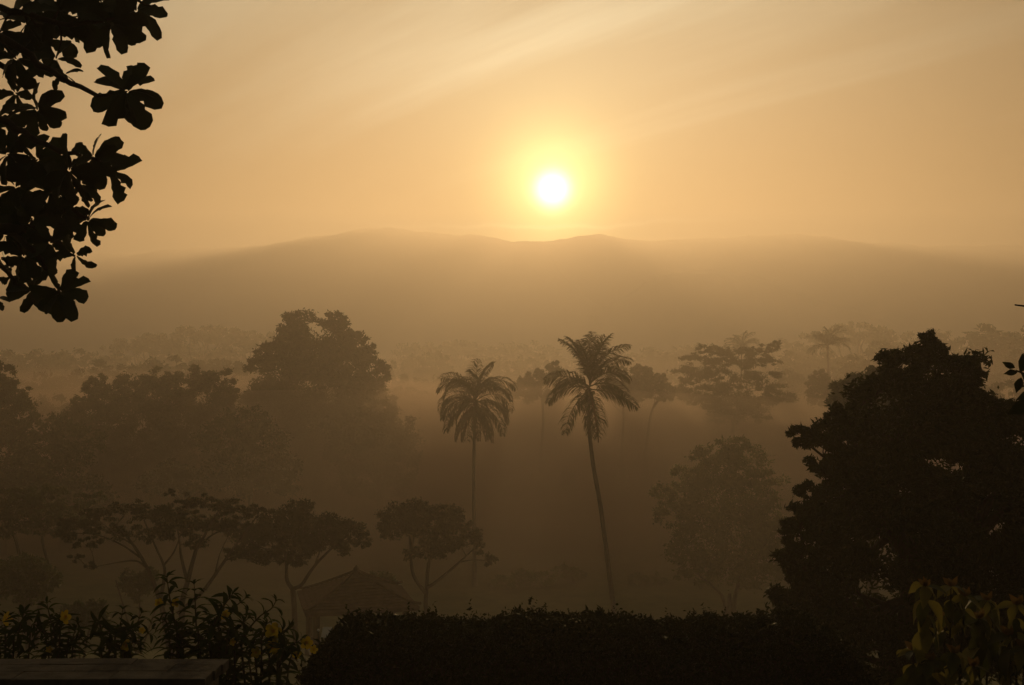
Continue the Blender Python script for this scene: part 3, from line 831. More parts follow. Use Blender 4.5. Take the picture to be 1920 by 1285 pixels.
# far broadleaf trees: three models, copied
def tree_model(seed, kind):
    rng = np.random.default_rng(seed)
    lobes = []
    if kind == 'round':
        for k in range(9):
            a = k * 2.4
            lobes.append((np.array([2.6 * math.cos(a) * rng.uniform(.4, 1), 2.6 * math.sin(a) * rng.uniform(.4, 1), 6.5 + rng.uniform(-2.4, 3.0)]), np.array([2.2, 2.2, 1.7]) * rng.uniform(.7, 1.15)))
    elif kind == 'flat':
        for k in range(11):
            a = k * 2.4; r_ = 4.2 * math.sqrt((k + .5) / 11)
            lobes.append((np.array([r_ * math.cos(a), r_ * math.sin(a), 9.3 - 0.07 * r_ * r_ + rng.uniform(-.7, .5)]), np.array([1.7, 1.7, .55]) * rng.uniform(.7, 1.2)))
    else:
        for k in range(7):
            lobes.append((np.array([rng.uniform(-.5, .5), rng.uniform(-.5, .5), 2.4 + k * 1.2]), np.array([1.7, 1.7, 1.3]) * (1.15 - 0.11 * k)))
    C, O, K = crown_points(lobes, 4200, rng, 0.3, 0.3)
    V, Q = leaf_quads(C, 0.55, 0.24, rng, 0.1, O)
    cm = mesh_arrays('crown', V, Q, M['leaf'])
    w = MB()
    pth = smooth_path([(0, 0, -0.4), (0.15, 0, 2.0), (0, 0, 4.0)], 8)
    w.tube(pth, np.linspace(0.32, 0.2, len(pth)), 7)
    for c, r in lobes:
        p = limb_path((0, 0, 3.6 if kind != 'column' else 1.5), c, rng, .08, 4)
        w.tube(p, np.linspace(0.13, 0.04, len(p)), 5, cap=False)
    tm = mesh_arrays('trunk', np.vstack(w.V), np.vstack(w.Q), M['bark'], True)
    return cm, tm

MODELS = {'round': tree_model(71, 'round'), 'flat': tree_model(72, 'flat'), 'column': tree_model(73, 'column')}
HMODEL = {'round': 10.6, 'flat': 10.2, 'column': 11.0}

def far_tree(kind, px, top_py, D, wide, label, k):
    cm, tm = MODELS[kind]
    x = at(px, 0, D)[0]; gz = float(ground_z(x, D))
    hgt = at(px, top_py, D)[2] - gz
    t = thing('distant_tree', label, 'tree', (x, D, gz), 'far trees in the haze')
    obj('crown', cm, t); obj('trunk', tm, t)
    sc_ = hgt / HMODEL[kind]
    t.scale = (sc_ * wide, sc_ * wide, sc_)
    t.rotation_euler = (0, 0, k * 2.1)
    return t

L_LEFT = 'faint tree in the far haze above the misty left wood'
L_MID = 'very faint tree in the far hazy line behind the shorter palm'
L_MIDR = 'faint tree in the hazy line between the tall palm and the layered tree'
L_RIGHT = 'faint tree in the far haze left of the huge dark tree'
L_EDGE = 'faint tree in the far haze right of the huge dark tree'
FT = [('flat', 375, 606, 400, 1.25, 'faint flat-topped tree standing highest in the haze left of the great round tree'), ('flat', 470, 616, 430, 1.1, 'faint flat-topped tree touching the left shoulder of the great round tree'),
      ('flat', 280, 628, 420, 1.1, 'very faint flat-topped tree left of the highest flat-topped tree in the haze'), ('round', 25, 652, 300, 1.3, 'faint rounded tree in the far haze above the dark tree at the left edge'), ('round', 75, 655, 280, 1.2, L_LEFT), ('round', 130, 652, 320, 1.3, L_LEFT), ('round', 190, 656, 340, 1.2, L_LEFT),
      ('round', 250, 672, 230, 1.2, 'dim rounded crown rising between the leftmost hump and the middle of the misty wood'), ('round', 300, 664, 240, 1.3, 'dim rounded crown rising directly behind the middle tree of the misty wood'), ('flat', 390, 668, 260, 1.1, 'dim flat crown rising behind the knobbly tree of the misty wood'), ('round', 330, 640, 420, 1.2, L_LEFT), ('round', 430, 640, 400, 1.2, L_LEFT), ('round', 105, 690, 190, 1.1, 'dim crown left of the leftmost hump of the misty wood'), ('round', 60, 700, 180, 1.1, 'dim crown touching the right side of the dark tree at the left edge'),
      ('round', 90, 735, 150, 1.0, 'hazy tree in the gap between the left edge tree and the misty wood'),
      ('column', 737, 668, 300, 0.7, 'slim columnar tree at the right foot of the great round tree'), ('column', 755, 672, 320, 0.6, 'second slim columnar tree right of the great round tree'),
      ('round', 785, 660, 360, 1.0, L_MID), ('round', 810, 655, 340, 0.9, L_MID), ('round', 845, 640, 480, 1.1, L_MID), ('flat', 870, 634, 520, 1.0, L_MID), ('round', 765, 640, 500, 1.2, L_MID), ('round', 925, 640, 520, 1.1, L_MID), ('round', 975, 638, 500, 1.1, L_MID), ('round', 1020, 645, 480, 1.1, L_MID),
      ('column', 950, 670, 330, 0.8, 'dim upright tree between the crowns of the two palms'), ('round', 990, 662, 330, 0.9, 'dim tree behind the bushy tree left of the tall palm'), ('round', 910, 668, 350, 0.9, 'dim tree directly behind the top fronds of the shorter palm'), ('round', 800, 700, 250, 1.1, 'dim rounded tree in the mist just left of the shorter palm crown'), ('flat', 770, 720, 190, 1.0, 'dim spreading tree low in the mist right of the great round tree'),
      ('round', 1215, 648, 480, 1.1, L_MIDR), ('round', 1255, 650, 420, 1.0, L_MIDR), ('round', 1180, 655, 450, 1.1, L_MIDR), ('round', 1290, 645, 430, 0.9, L_MIDR), ('round', 1240, 690, 280, 1.1, 'dim rounded tree behind the right hump of the twin-humped tree'),
      ('flat', 1612, 600, 380, 1.1, 'faint flat-topped tree beside the large hazy palm'), ('round', 1500, 640, 360, 1.0, L_RIGHT), ('round', 1520, 655, 300, 1.1, L_RIGHT), ('round', 1580, 655, 280, 1.1, 'dim rounded tree at the right foot of the large hazy palm'), ('round', 1650, 634, 290, 1.0, 'dim rounded tree just right of the flat-topped tree beside the hazy palm'), ('round', 1690, 628, 350, 1.1, 'faint rounded tree touching the left side of the dark tree peak'), ('round', 1625, 660, 240, 1.0, 'dim rounded tree directly above the grey-green tree'), ('round', 1480, 690, 240, 1.0, 'dim tree touching the right end of the layered tree'), ('round', 1560, 700, 230, 1.0, 'dim tree behind the pointed hazy tree'),
      ('round', 1800, 618, 330, 1.1, 'faint tree just right of the dark tree peak'), ('round', 1845, 632, 300, 1.2, L_EDGE), ('round', 1905, 606, 300, 1.3, 'tallest faint tree at the right edge of the far haze'), ('round', 1870, 700, 170, 1.1, 'dim tree in the mist showing right of the huge dark tree'), ('round', 1930, 650, 240, 1.2, L_EDGE)]
for k, (kind, px, py, D, wd, lab) in enumerate(FT):
    far_tree(kind, px, py, D, wd, lab, k)

# the wood beyond, one hazy mass
rng = np.random.default_rng(202)
lob = []
for k in range(260):
    D = rng.uniform(440, 720)
    x = rng.uniform(-0.62, 0.62) * D
    hgt = rng.uniform(15, 25)
    lob.append((np.array([x, D, hgt * 0.62]), np.array([rng.uniform(5, 9), rng.uniform(5, 9), hgt * 0.40])))
C, O, K = crown_points(lob, 52000, rng, 0.3, 0.45)
V, Q = leaf_quads(C, 1.5, 0.8, rng, 0.1, O)
tag(obj('far_woodland', mesh_arrays('far_woodland', V, Q, M['leaf'])), 'continuous hazy woodland across the far valley', 'woodland', kind='stuff')

# ------------------------------------------------------------------ pavilion
PD = 52.0
pc = at(668, HOR, PD)
pz = float(ground_z(pc[0], PD))
pav = thing('pavilion', 'small open garden pavilion with hipped tile roof in the mist', 'pavilion', (pc[0], PD, pz))
pav.rotation_euler = (0, 0, math.radians(-30))
R_ = 3.65
z_eave = at(0, 1126, PD)[2] - pz
z_apex = at(0, 1076, PD)[2] - pz
def ring_pts(r, z, lift):
    out = []
    for k in range(4):
        a = k * math.pi / 2
        out.append((r * math.cos(a), r * math.sin(a), z + lift))
        b = a + math.pi / 4
        rm = r * math.cos(math.pi / 4)
        out.append((rm * math.cos(b), rm * math.sin(b), z))
    return out
rf = MB()
N_ = 12
rows = []
for k in range(N_ + 1):
    t_ = k / N_
    r = R_ * (1 - t_) + 0.12 * t_
    z = z_eave + (z_apex - z_eave) * (t_ ** 1.12)
    rows.append(ring_pts(r, z + (0.035 if k < N_ else 0), 0.05 * (1 - t_) ** 3))
    if 0 < k < N_:
        rows.append(ring_pts(r - 0.01, z + 0.075, 0.05 * (1 - t_) ** 3))
Vr = np.array(rows).reshape(-1, 3); nr = len(rows)
Qr = [[a * 8 + j, a * 8 + (j + 1) % 8, (a + 1) * 8 + (j + 1) % 8, (a + 1) * 8 + j] for a in range(nr - 1) for j in range(8)]
rf.add(Vr, Qr)
under = np.array(ring_pts(R_ - 0.03, z_eave - 0.13, 0.05) + ring_pts(0.2, z_apex - 0.35, 0))
rf.add(under, [[j, 8 + j, 8 + (j + 1) % 8, (j + 1) % 8] for j in range(8)])
skirt = np.array(ring_pts(R_, z_eave + 0.03, 0.05) + ring_pts(R_ - 0.03, z_eave - 0.13, 0.05))
rf.add(skirt, [[j, 8 + j, 8 + (j + 1) % 8, (j + 1) % 8] for j in range(8)])
roof = rf.build('roof', M['roof'], pav, smooth=False)
for k in range(4):
    a = k * math.pi / 2
    hp = MB()
    pts = []
    for q in range(9):
        t_ = q / 8
        r = R_ * (1 - t_) + 0.12 * t_ + 0.05
        pts.append((r * math.cos(a), r * math.sin(a), z_eave + (z_apex - z_eave) * t_ ** 1.12 + 0.10 + 0.05 * (1 - t_) ** 3 + (0.10 if q == 0 else 0)))
    hp.tube(pts, [0.065] * 9, 6)
    hp.build('ridge_cap', M['roof'], roof)
fn = MB()
fn.tube([(0, 0, z_apex - 0.1), (0, 0, z_apex + 0.09), (0, 0, z_apex + 0.15), (0, 0, z_apex + 0.22), (0, 0, z_apex + 0.30), (0, 0, z_apex + 0.40)], [0.25, 0.22, 0.12, 0.15, 0.10, 0.015], 10)
fn.build('finial', M['roof'], roof)
for k in range(4):
    a = k * math.pi / 2
    p = MB(); r = R_ - 0.78
    cx_, cy_ = r * math.cos(a), r * math.sin(a)
    p.box((cx_ - 0.11, cy_ - 0.11, 0.3), (cx_ + 0.11, cy_ + 0.11, z_eave + 0.25))
    p.box((cx_ - 0.2, cy_ - 0.2, 0.28), (cx_ + 0.2, cy_ + 0.2, 0.55))
    p.build('post', M['timber'], pav, smooth=False)
for k in range(4):
    a = k * math.pi / 2; b = a + math.pi / 2; r = R_ - 0.78
    bm_ = MB()
    bm_.tube([(r * math.cos(a), r * math.sin(a), z_eave + 0.05), (r * math.cos(b), r * math.sin(b), z_eave + 0.05)], [0.1, 0.1], 4)
    bm_.build('beam', M['timber'], pav, smooth=False)
fl = MB()
a4 = [((R_ - 0.5) * math.cos(k * math.pi / 2), (R_ - 0.5) * math.sin(k * math.pi / 2)) for k in range(4)]
fl.add([(x, y, -0.4) for x, y in a4] + [(x, y, 0.3) for x, y in a4], [(4, 5, 6, 7), (0, 1, 5, 4), (1, 2, 6, 5), (2, 3, 7, 6), (3, 0, 4, 7)])
fl.build('floor_plinth', M['stone_dark'], pav, smooth=False)

# ------------------------------------------------------------------ clipped hedge
HD = 10.0
hx0, hx1 = at(585, 0, HD)[0], at(1622, 0, HD)[0]
hz0 = 15.35
hedge = thing('hedge', 'dark clipped hedge with rounded ends along the bottom of the picture', 'hedge', ((hx0 + hx1) / 2, HD, hz0))
rng = np.random.default_rng(301)
def hedge_top(x):
    u = (x - hx0) / (hx1 - hx0)
    zt = at(0, 1172, HD)[2] + 0.030 * np.sin(x * 3.1) + 0.018 * np.sin(x * 7.3 + 1) + 0.010 * np.sin(x * 17.0 + 2) + 0.008 * np.sin(x * 31.0)
    zt = zt - 0.36 * np.clip((0.085 - u) / 0.085, 0, 1) ** 1.6 - 0.42 * np.clip((u - 0.84) / 0.16, 0, 1) ** 2.4 + 0.012
    return zt
core = MB()
xs = np.linspace(hx0 + 0.05, hx1 - 0.05, 40)
for k in range(39):
    pass
ring = []
for x in xs:
    zt = float(hedge_top(x)) - 0.09
    hw = 0.46
    ring.append([(x, HD - hw, hz0), (x, HD - hw, zt - 0.18), (x, HD - hw * 0.8, zt - 0.05), (x, HD, zt), (x, HD + hw * 0.8, zt - 0.05), (x, HD + hw, zt - 0.18), (x, HD + hw, hz0)])
RV = np.array(ring).reshape(-1, 3)
RQ = [[a * 7 + j, a * 7 + j + 1, (a + 1) * 7 + j + 1, (a + 1) * 7 + j] for a in range(39) for j in range(6)]
core.add(RV, RQ)
for a in (0, 39):
    core.add(np.array(ring[a]), [[0, 1, 5, 6], [1, 2, 4, 5], [2, 3, 4, 4]][:2])
core.build('branch_core', M['bark_dark'], hedge, ((hx0 + hx1) / 2, HD, hz0))
n = 70000
u = rng.random(n)
X = hx0 + u * (hx1 - hx0)
zt = hedge_top(X)
which = rng.random(n)
Y = np.where(which < 0.5, HD - 0.5 + rng.normal(0, 0.04, n), HD + rng.uniform(-0.52, 0.52, n))
Z = np.where(which < 0.5, hz0 + rng.random(n) * (zt - hz0 - 0.08), zt - 0.16 * np.abs((Y - HD) / 0.52) ** 3 + rng.normal(-0.01, 0.028, n))
ends = rng.random(n) < 0.12
X = np.where(ends, np.where(rng.random(n) < 0.5, hx0 + 0.03, hx1 - 0.03) + rng.normal(0, 0.05, n), X)
Z = np.where(ends, hz0 + rng.random(n) * (hedge_top(np.clip(X, hx0, hx1)) - hz0), Z); Y = np.where(ends, HD + rng.uniform(-0.5, 0.5, n), Y)
Cn = np.stack([X, Y, Z], -1)
# sprigs that escape the shears
ns = 420
sx = hx0 + rng.random(ns) * (hx1 - hx0)
sp = []
for x in sx:
    b = np.array([x, HD + rng.uniform(-0.5, 0.4), float(hedge_top(x)) - 0.01])
    hgt = abs(rng.normal(0, 0.055)) + 0.01
    for q in range(6):
        sp.append(b + np.array([rng.normal(0, 0.012), rng.normal(0, 0.012), hgt * q / 5]))
Cn = np.vstack([Cn, np.array(sp)])
V, Q = leaf_quads(Cn, 0.045, 0.022, rng, -0.15)
big = Cn[rng.choice(len(Cn), 5000, replace=False)] + rng.normal(0, 0.02, (5000, 3))
V2, Q2 = leaf_quads(big, 0.075, 0.034, rng, -0.3)
Q = np.vstack([Q, Q2 + len(V)]); V = np.vstack([V, V2])
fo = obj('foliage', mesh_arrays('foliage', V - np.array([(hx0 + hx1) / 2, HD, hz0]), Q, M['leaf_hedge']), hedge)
fo['kind'] = 'stuff'

# ------------------------------------------------------------------ leaf shapes for the near plants
def leaf_mesh(name, mat, outline, arch, wave=0.0, fold=0.15, seed=0):
    """unit leaf along +y, facing +z; outline = half widths from stalk to tip"""
    r = np.random.default_rng(seed)
    k = len(outline)
    V = []
    for i, wd in enumerate(outline):
        t = i / (k - 1)
        z = arch[0] * t + arch[1] * t * t
        y = t
        wl_ = wd * (1 + wave * r.normal()); wr_ = wd * (1 + wave * r.normal())
        V += [(-wl_, y + wave * 0.12 * r.normal(), z + fold * wd + wave * 0.3 * wd * r.normal()), (0, y, z), (wr_, y + wave * 0.12 * r.normal(), z + fold * wd + wave * 0.3 * wd * r.normal())]
    Q = []
    for i in range(k - 1):
        Q += [[i * 3, i * 3 + 1, i * 3 + 4, i * 3 + 3], [i * 3 + 1, i * 3 + 2, i * 3 + 5, i * 3 + 4]]
    return mesh_arrays(name, np.array(V), Q, M[mat], True)

def place(o, origin, direction, normal, scale):
    y = unit(direction); z = np.asarray(normal, float)
    z = unit(z - y * np.dot(z, y)); x = np.cross(y, z)
    m = Matrix(((x[0], y[0], z[0], origin[0]), (x[1], y[1], z[1], origin[1]), (x[2], y[2], z[2], origin[2]), (0, 0, 0, 1)))
    o.matrix_basis = m @ Matrix.Diagonal((scale, scale, scale, 1))

OBOV = [0.05, 0.11, 0.16, 0.20, 0.235, 0.255, 0.255, 0.21, 0.10]
OBOV2 = [0.05, 0.10, 0.14, 0.18, 0.22, 0.25, 0.265, 0.23, 0.14]
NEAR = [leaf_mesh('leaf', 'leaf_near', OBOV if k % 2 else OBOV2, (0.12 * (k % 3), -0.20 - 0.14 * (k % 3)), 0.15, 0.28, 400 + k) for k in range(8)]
LANCE = [leaf_mesh('leaf', 'leaf_shrub', [0.012, 0.07, 0.115, 0.13, 0.12, 0.085, 0.008], (0.32 + 0.1 * k, -0.62 - 0.14 * k), 0.04, 0.25, 420 + k) for k in range(3)]
OVATE = {m_: [leaf_mesh('leaf', m_, [0.015, 0.16, 0.23, 0.25, 0.20, 0.11, 0.005], (0.1 * k, -0.35 - 0.12 * k), 0.06, 0.3, 430 + k) for k in range(3)] for m_ in ('leaf_yellow', 'leaf_olive', 'bract')}
BROAD = [leaf_mesh('leaf', 'leaf_near', [0.02, 0.15, 0.24, 0.26, 0.2, 0.1, 0.01], (0.1, -0.3), 0.05, 0.3, 440 + k) for k in range(2)]

# ------------------------------------------------------------------ foreground tree, upper left
TD = 6.6
rng = np.random.default_rng(500)
tb = np.array([at(-330, 0, TD)[0], TD + 0.3, 15.35])
ftree = thing('foreground_tree', 'black silhouetted branches with big paddle-shaped leaves hanging in at upper left', 'tree', tb)
w = MB()
trunk = smooth_path([tb, tb + np.array([0.1, 0, 2.5]), tb + np.array([-0.05, 0.1, 5.0]), tb + np.array([0.1, 0, 8.2])], 20)
w.tube(trunk, np.linspace(0.17, 0.08, len(trunk)), 10)
w.build('trunk', M['bark_dark'], ftree, tb)
# branches: start height along the trunk, then pixels they run through (with depth)
BR = [([(-330, 60), (-120, 10), (20, 20), (130, 45), (240, 30)], 6.6), ([(-330, 150), (-120, 40), (0, 70), (90, 130), (185, 178), (232, 172)], 6.4), ([(-330, 260), (-140, 190), (0, 225), (70, 265), (140, 290), (185, 300)], 6.6),
      ([(-330, 330), (-120, 330), (10, 320), (80, 345), (140, 395), (165, 412)], 6.8), ([(-330, 420), (-120, 420), (0, 430), (60, 470), (100, 520), (118, 560)], 6.5), ([(-330, 120), (-160, 90), (-20, 110), (40, 160), (70, 195)], 6.9),
      ([(-330, 360), (-120, 380), (-20, 470), (20, 520), (45, 550)], 6.9), ([(-330, -20), (-100, -60), (60, -20), (200, -10), (285, 12)], 6.8), ([(0, 430), (60, 430), (110, 455), (140, 480)], 6.5)]
paths = []
for pts, D in BR:
    P = smooth_path([at(p[0], p[1], D + rng.uniform(-.12, .12)) for p in pts], 26)
    P[1:-1] += rng.normal(size=(len(P) - 2, 3)) * 0.006
    b = MB(); b.tube(P, np.linspace(0.035, 0.007, len(P)), 7)
    b.build('branch', M['bark_dark'], ftree, tb)
    paths.append(P)
# rosettes: centre pixel, leaf length in pixels, leaf count, distance, angular window
ROS = [(238, 172, 68, 11, 6.4), (70, 205, 62, 10, 6.8), (30, 175, 50, 6, 6.9), (175, 295, 62, 9, 6.6), (205, 320, 56, 6, 6.7), (130, 318, 60, 9, 6.5), (70, 300, 60, 9, 6.7), (15, 290, 60, 8, 6.6), (30, 350, 60, 8, 6.8), (95, 360, 52, 8, 6.6), (150, 345, 44, 6, 6.6),
       (165, 412, 52, 8, 6.8), (120, 400, 46, 7, 6.7), (60, 410, 56, 8, 6.6), (10, 440, 56, 8, 6.6), (95, 455, 48, 8, 6.5), (142, 478, 40, 5, 6.5), (45, 480, 52, 8, 6.6), (112, 548, 58, 9, 6.5), (60, 545, 56, 9, 6.8), (20, 520, 40, 5, 6.9),
       (-10, 560, 30, 4, 6.9), (255, 20, 62, 8, 6.8), (210, 45, 60, 8, 6.6), (160, 30, 62, 9, 6.7), (110, 20, 64, 9, 6.6), (50, 45, 66, 9, 6.7), (0, 60, 60, 8, 6.6), (85, 75, 58, 8, 6.8), (30, 110, 56, 8, 6.6), (105, 110, 42, 6, 6.6), (120, 140, 30, 4, 6.5), (190, 5, 56, 7, 6.9), (60, 0, 60, 8, 6.9), (-20, 230, 60, 7, 6.8), (-30, 390, 60, 7, 6.8)]
used = 0
tw = []
for (px, py, ln, cnt, D) in ROS:
    c = at(px, py, D)
    # twig joining the rosette to the nearest branch
    best = min((p for P in paths for p in P[5:]), key=lambda p: np.linalg.norm(p - c) + (0.4 if p[0] > c[0] + 0.05 else 0))
    if np.linalg.norm(best - c) > 0.05:
        b = MB(); b.tube(limb_path(best, c, rng, 0.05, 4), np.linspace(0.009, 0.005, len(limb_path(best, c, rng, 0.05, 4))), 6)
        b.build('twig', M['bark_dark'], ftree, tb)
    axis = unit(c - best + np.array([0.05, -0.02, -0.02]))
    a0 = rng.uniform(0, 6.28)
    for k in range(cnt):
        if used >= 296: break
        a = a0 + k * 2 * math.pi / cnt + rng.normal() * 0.18
        dv = np.array([math.cos(a), rng.uniform(-0.55, 0.35), math.sin(a) - 0.12])
        dv = unit(dv + axis * 0.25)
        nv = np.array([rng.normal() * 0.75, -1.0, rng.normal() * 0.75 + 0.25])
        L = ln / F * D * rng.uniform(0.70, 1.08)
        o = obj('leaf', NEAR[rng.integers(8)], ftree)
        place(o, c - tb + dv * 0.012, dv, nv, L)
        used += 1

# ------------------------------------------------------------------ twig ends entering at the right edge
RD = 5.6
rb = np.array([at(2160, 0, RD)[0], RD, 15.35])
rtree = thing('foreground_sapling', 'dark leafy twigs poking in at the right edge', 'tree', rb)
w = MB()
w.tube(smooth_path([rb, rb + np.array([-0.05, 0, 1.5]), rb + np.array([0.02, 0, 2.8]), rb + np.array([-0.1, 0, 4.2])], 18), np.linspace(0.05, 0.015, 19), 8)
w.build('trunk', M['bark_dark'], rtree, rb)
for pts in ([(2160, 760), (2050, 735), (1960, 715), (1905, 695)], [(2160, 640), (2040, 600), (1960, 580), (1903, 572)], [(2160, 800), (2040, 770), (1950, 745)]):
    b = MB(); P = smooth_path([at(p[0], p[1], RD) for p in pts], 15)
    b.tube(P, np.linspace(0.014, 0.004, len(P)), 6); b.build('branch', M['bark_dark'], rtree, rb)
rng = np.random.default_rng(510)
for bx_, by_, ex_, ey_ in [(2160, 560, 2060, 470), (2160, 500, 2270, 400), (2160, 640, 2290, 560), (2160, 740, 2300, 690), (2160, 420, 2110, 300), (2160, 430, 2230, 290), (2160, 830, 2280, 800), (2160, 860, 2040, 850)]:
    b = MB(); P = smooth_path([at(bx_, by_, RD), at((bx_ + ex_) / 2, (by_ + ey_) / 2 - 12, RD + rng.uniform(-.15, .15)), at(ex_, ey_, RD + rng.uniform(-.3, .3))], 12)
    b.tube(P, np.linspace(0.012, 0.004, len(P)), 6); b.build('branch', M['bark_dark'], rtree, rb)
    for k in range(13):
        q = P[rng.integers(3, len(P))]
        o = obj('leaf', BROAD[rng.integers(2)], rtree)
        a = rng.uniform(0, 6.28)
        place(o, q - rb, (math.cos(a), rng.uniform(-.6, .6), math.sin(a)), (rng.normal() * .5, -1, .3 + rng.normal() * .4), rng.uniform(0.09, 0.15))
for (px, py, ang_, ln) in [(1903, 690, 155, 24), (1908, 698, 185, 24), (1912, 698, 60, 50), (1918, 702, -20, 60), (1915, 708, 250, 30), (1940, 740, 190, 36), (1935, 748, 215, 52), (1938, 735, 110, 44), (1922, 725, 175, 18), (1960, 580, 200, 30), (1955, 690, 20, 50), (1960, 720, -40, 50), (1985, 600, 70, 50), (2000, 760, 240, 50)]:
    o = obj('leaf', BROAD[rng.integers(2)], rtree)
    a = math.radians(ang_)
    place(o, at(px, py, RD + rng.uniform(-.03, .03)) - rb, (math.cos(a), rng.uniform(-.3, .3), math.sin(a)), (rng.normal() * .4, -1, .3 + rng.normal() * .4), ln / F * RD)

# ------------------------------------------------------------------ flowering shrubs, lower left
def flower_mesh():
    V = []; Q = []; c = 0
    for k in range(5):
        a = k * 2 * math.pi / 5
        u = np.array([math.cos(a), math.sin(a), 0]); v = np.array([-math.sin(a), math.cos(a), 0])
        prof = [(0.10, 0.06, -0.55), (0.22, 0.20, -0.12), (0.55, 0.42, 0.05), (0.90, 0.36, -0.03), (1.05, 0.10, -0.14)]
        for (r, hw, z) in prof:
            V += [u * r - v * hw + np.array([0, 0, z + 0.05]), u * r + np.array([0, 0, z]), u * r + v * hw + np.array([0, 0, z - 0.02])]
        for i in range(4):
            b = c + i * 3
            Q += [[b, b + 1, b + 4, b + 3], [b + 1, b + 2, b + 5, b + 4]]
        c += 15
    return mesh_arrays('flower', np.array(V), Q, M['petal'], True)
FLOWER = flower_mesh()
tm_ = MB(); tm_.tube([(0, 0, -1.0), (0, 0, -0.6), (0, 0, -0.1)], [0.06, 0.12, 0.26], 8); THROAT = mesh_arrays('throat', np.vstack(tm_.V), np.vstack(tm_.Q), M['throat'], True)

def shrub(label, D, base_px, stems, flowers, seed):
    """stems = lists of pixels from the top of the shoot down"""
    rng = np.random.default_rng(seed)
    b = np.array([at(base_px, 0, D)[0], D, 15.38])
    t = thing('flowering_shrub', label, 'shrub', b, 'yellow-flowered shrubs behind the wall')
    cnt = 0
    for st in stems:
        dd = rng.uniform(-0.25, 0.25)
        P = [at(p[0], p[1], D + dd * (1 - k / len(st))) for k, p in enumerate(st)]
        P.append(b + np.array([rng.uniform(-.08, .08), rng.uniform(-.08, .08), 0]))
        P = smooth_path(P, 30)
        m = MB(); m.tube(P[::-1], np.linspace(0.010, 0.003, len(P)), 6); m.build('stem', M['stem'], t, b)
        seg = np.linalg.norm(np.diff(P, axis=0), axis=1); s = np.concatenate([[0], np.cumsum(seg)])
        vis = s[-1]
        pos = 0.004; k = 0
        while pos < min(vis, 0.80) and cnt < 280:
            c = np.array([np.interp(pos, s, P[:, q]) for q in range(3)])
            c2 = np.array([np.interp(pos + 0.01, s, P[:, q]) for q in range(3)])
            ax = unit(c - c2)
            e1 = unit(np.cross(ax, [0.0, 1, 0.01])); e2 = np.cross(ax, e1)
            nl = 4 if k else 5
            for q in range(nl):
                a = k * 0.8 + q * 2 * math.pi / nl + rng.normal() * 0.2
                side = e1 * math.cos(a) + e2 * math.sin(a)
                dv = unit(side + ax * (0.9 if k == 0 else rng.uniform(0.12, 0.4)))
                L = (0.075 if k == 0 else min(0.165, 0.115 + 0.014 * k)) * rng.uniform(0.8, 1.15)
                o = obj('leaf', LANCE[rng.integers(3)], t)
                place(o, c - b, dv, ax * 1.0 + np.array([0, 0, 0.4]) + rng.normal(size=3) * 0.15, L)
                cnt += 1
            pos += (0.045 if k == 0 else rng.uniform(0.062, 0.09)); k += 1
    for (px, py, sz) in flowers:
        fo_ = obj('flower', FLOWER, t)
        c = at(px, py, D - 0.12) - b
        nv = unit(np.array([rng.normal() * .5, -1.0, rng.uniform(-.1, .6)]))
        place(fo_, c, np.cross(nv, [1.0, 0.1, 0]), nv, sz / F * D * 0.5)
        obj('throat', THROAT, fo_)
    return t

shrub('flowering shrub with one round yellow bloom at the left edge', 8.4, 20, [[(-30, 1150), (-20, 1200)], [(45, 1150), (35, 1185), (25, 1230)], [(15, 1160), (10, 1200)], [(70, 1170), (55, 1210)], [(-5, 1185), (0, 1220)]], [(12, 1160, 26)], 601)
shrub('flowering shrub topped by a yellow bloom, second from the left edge', 8.3, 110, [[(88, 1132), (95, 1165), (105, 1215)], [(110, 1165), (112, 1200)], [(145, 1170), (135, 1200), (125, 1230)], [(75, 1180), (90, 1220)], [(150, 1195), (135, 1230)], [(100, 1190), (105, 1225)]], [(122, 1157, 26), (92, 1218, 12)], 602)
shrub('low flowering shrub below the wide flat tree, third from the left edge', 8.5, 205, [[(180, 1168), (190, 1205)], [(230, 1143), (225, 1175), (215, 1225)], [(265, 1150), (250, 1185), (230, 1230)], [(205, 1185), (205, 1220)], [(245, 1178), (235, 1215)], [(285, 1180), (262, 1205), (240, 1240)]], [(266, 1182, 12), (236, 1210, 22)], 603)
shrub('tallest upright flowering shrub with two shoots above the others', 8.0, 350, [[(313, 1083), (318, 1120), (326, 1160), (332, 1215)], [(364, 1096), (366, 1130), (368, 1175), (372, 1230)], [(345, 1175), (340, 1215)], [(330, 1185), (335, 1225)], [(395, 1160), (385, 1195), (375, 1240)], [(300, 1165), (318, 1210)]], [(330, 1130, 16), (298, 1130, 16)], 604)
shrub('flowering shrub leaning right with yellow blooms at the end of the wall', 7.8, 430, [[(436, 1114), (418, 1140), (398, 1180), (395, 1230)], [(460, 1122), (430, 1150), (410, 1200)], [(465, 1160), (440, 1185), (425, 1230)], [(430, 1175), (425, 1215), (425, 1250)], [(445, 1195), (440, 1240)], [(400, 1190), (415, 1230), (425, 1260)]], [(422, 1153, 20), (436, 1204, 14)], 605)
shrub('flowering shrub with long arching shoot and several yellow blooms beside the hedge', 7.9, 500, [[(517, 1128), (508, 1142), (485, 1158), (462, 1190), (455, 1240)], [(540, 1180), (520, 1190), (505, 1225)], [(500, 1170), (490, 1205), (490, 1250)], [(565, 1200), (540, 1215), (520, 1250)], [(535, 1215), (525, 1250)], [(475, 1215), (480, 1250)], [(560, 1240), (540, 1262)], [(450, 1235), (470, 1262)], [(510, 1240), (505, 1270)]],
      [(512, 1183, 30), (512, 1213, 28), (480, 1224, 20), (575, 1206, 24), (588, 1218, 16), (556, 1226, 18)], 606)

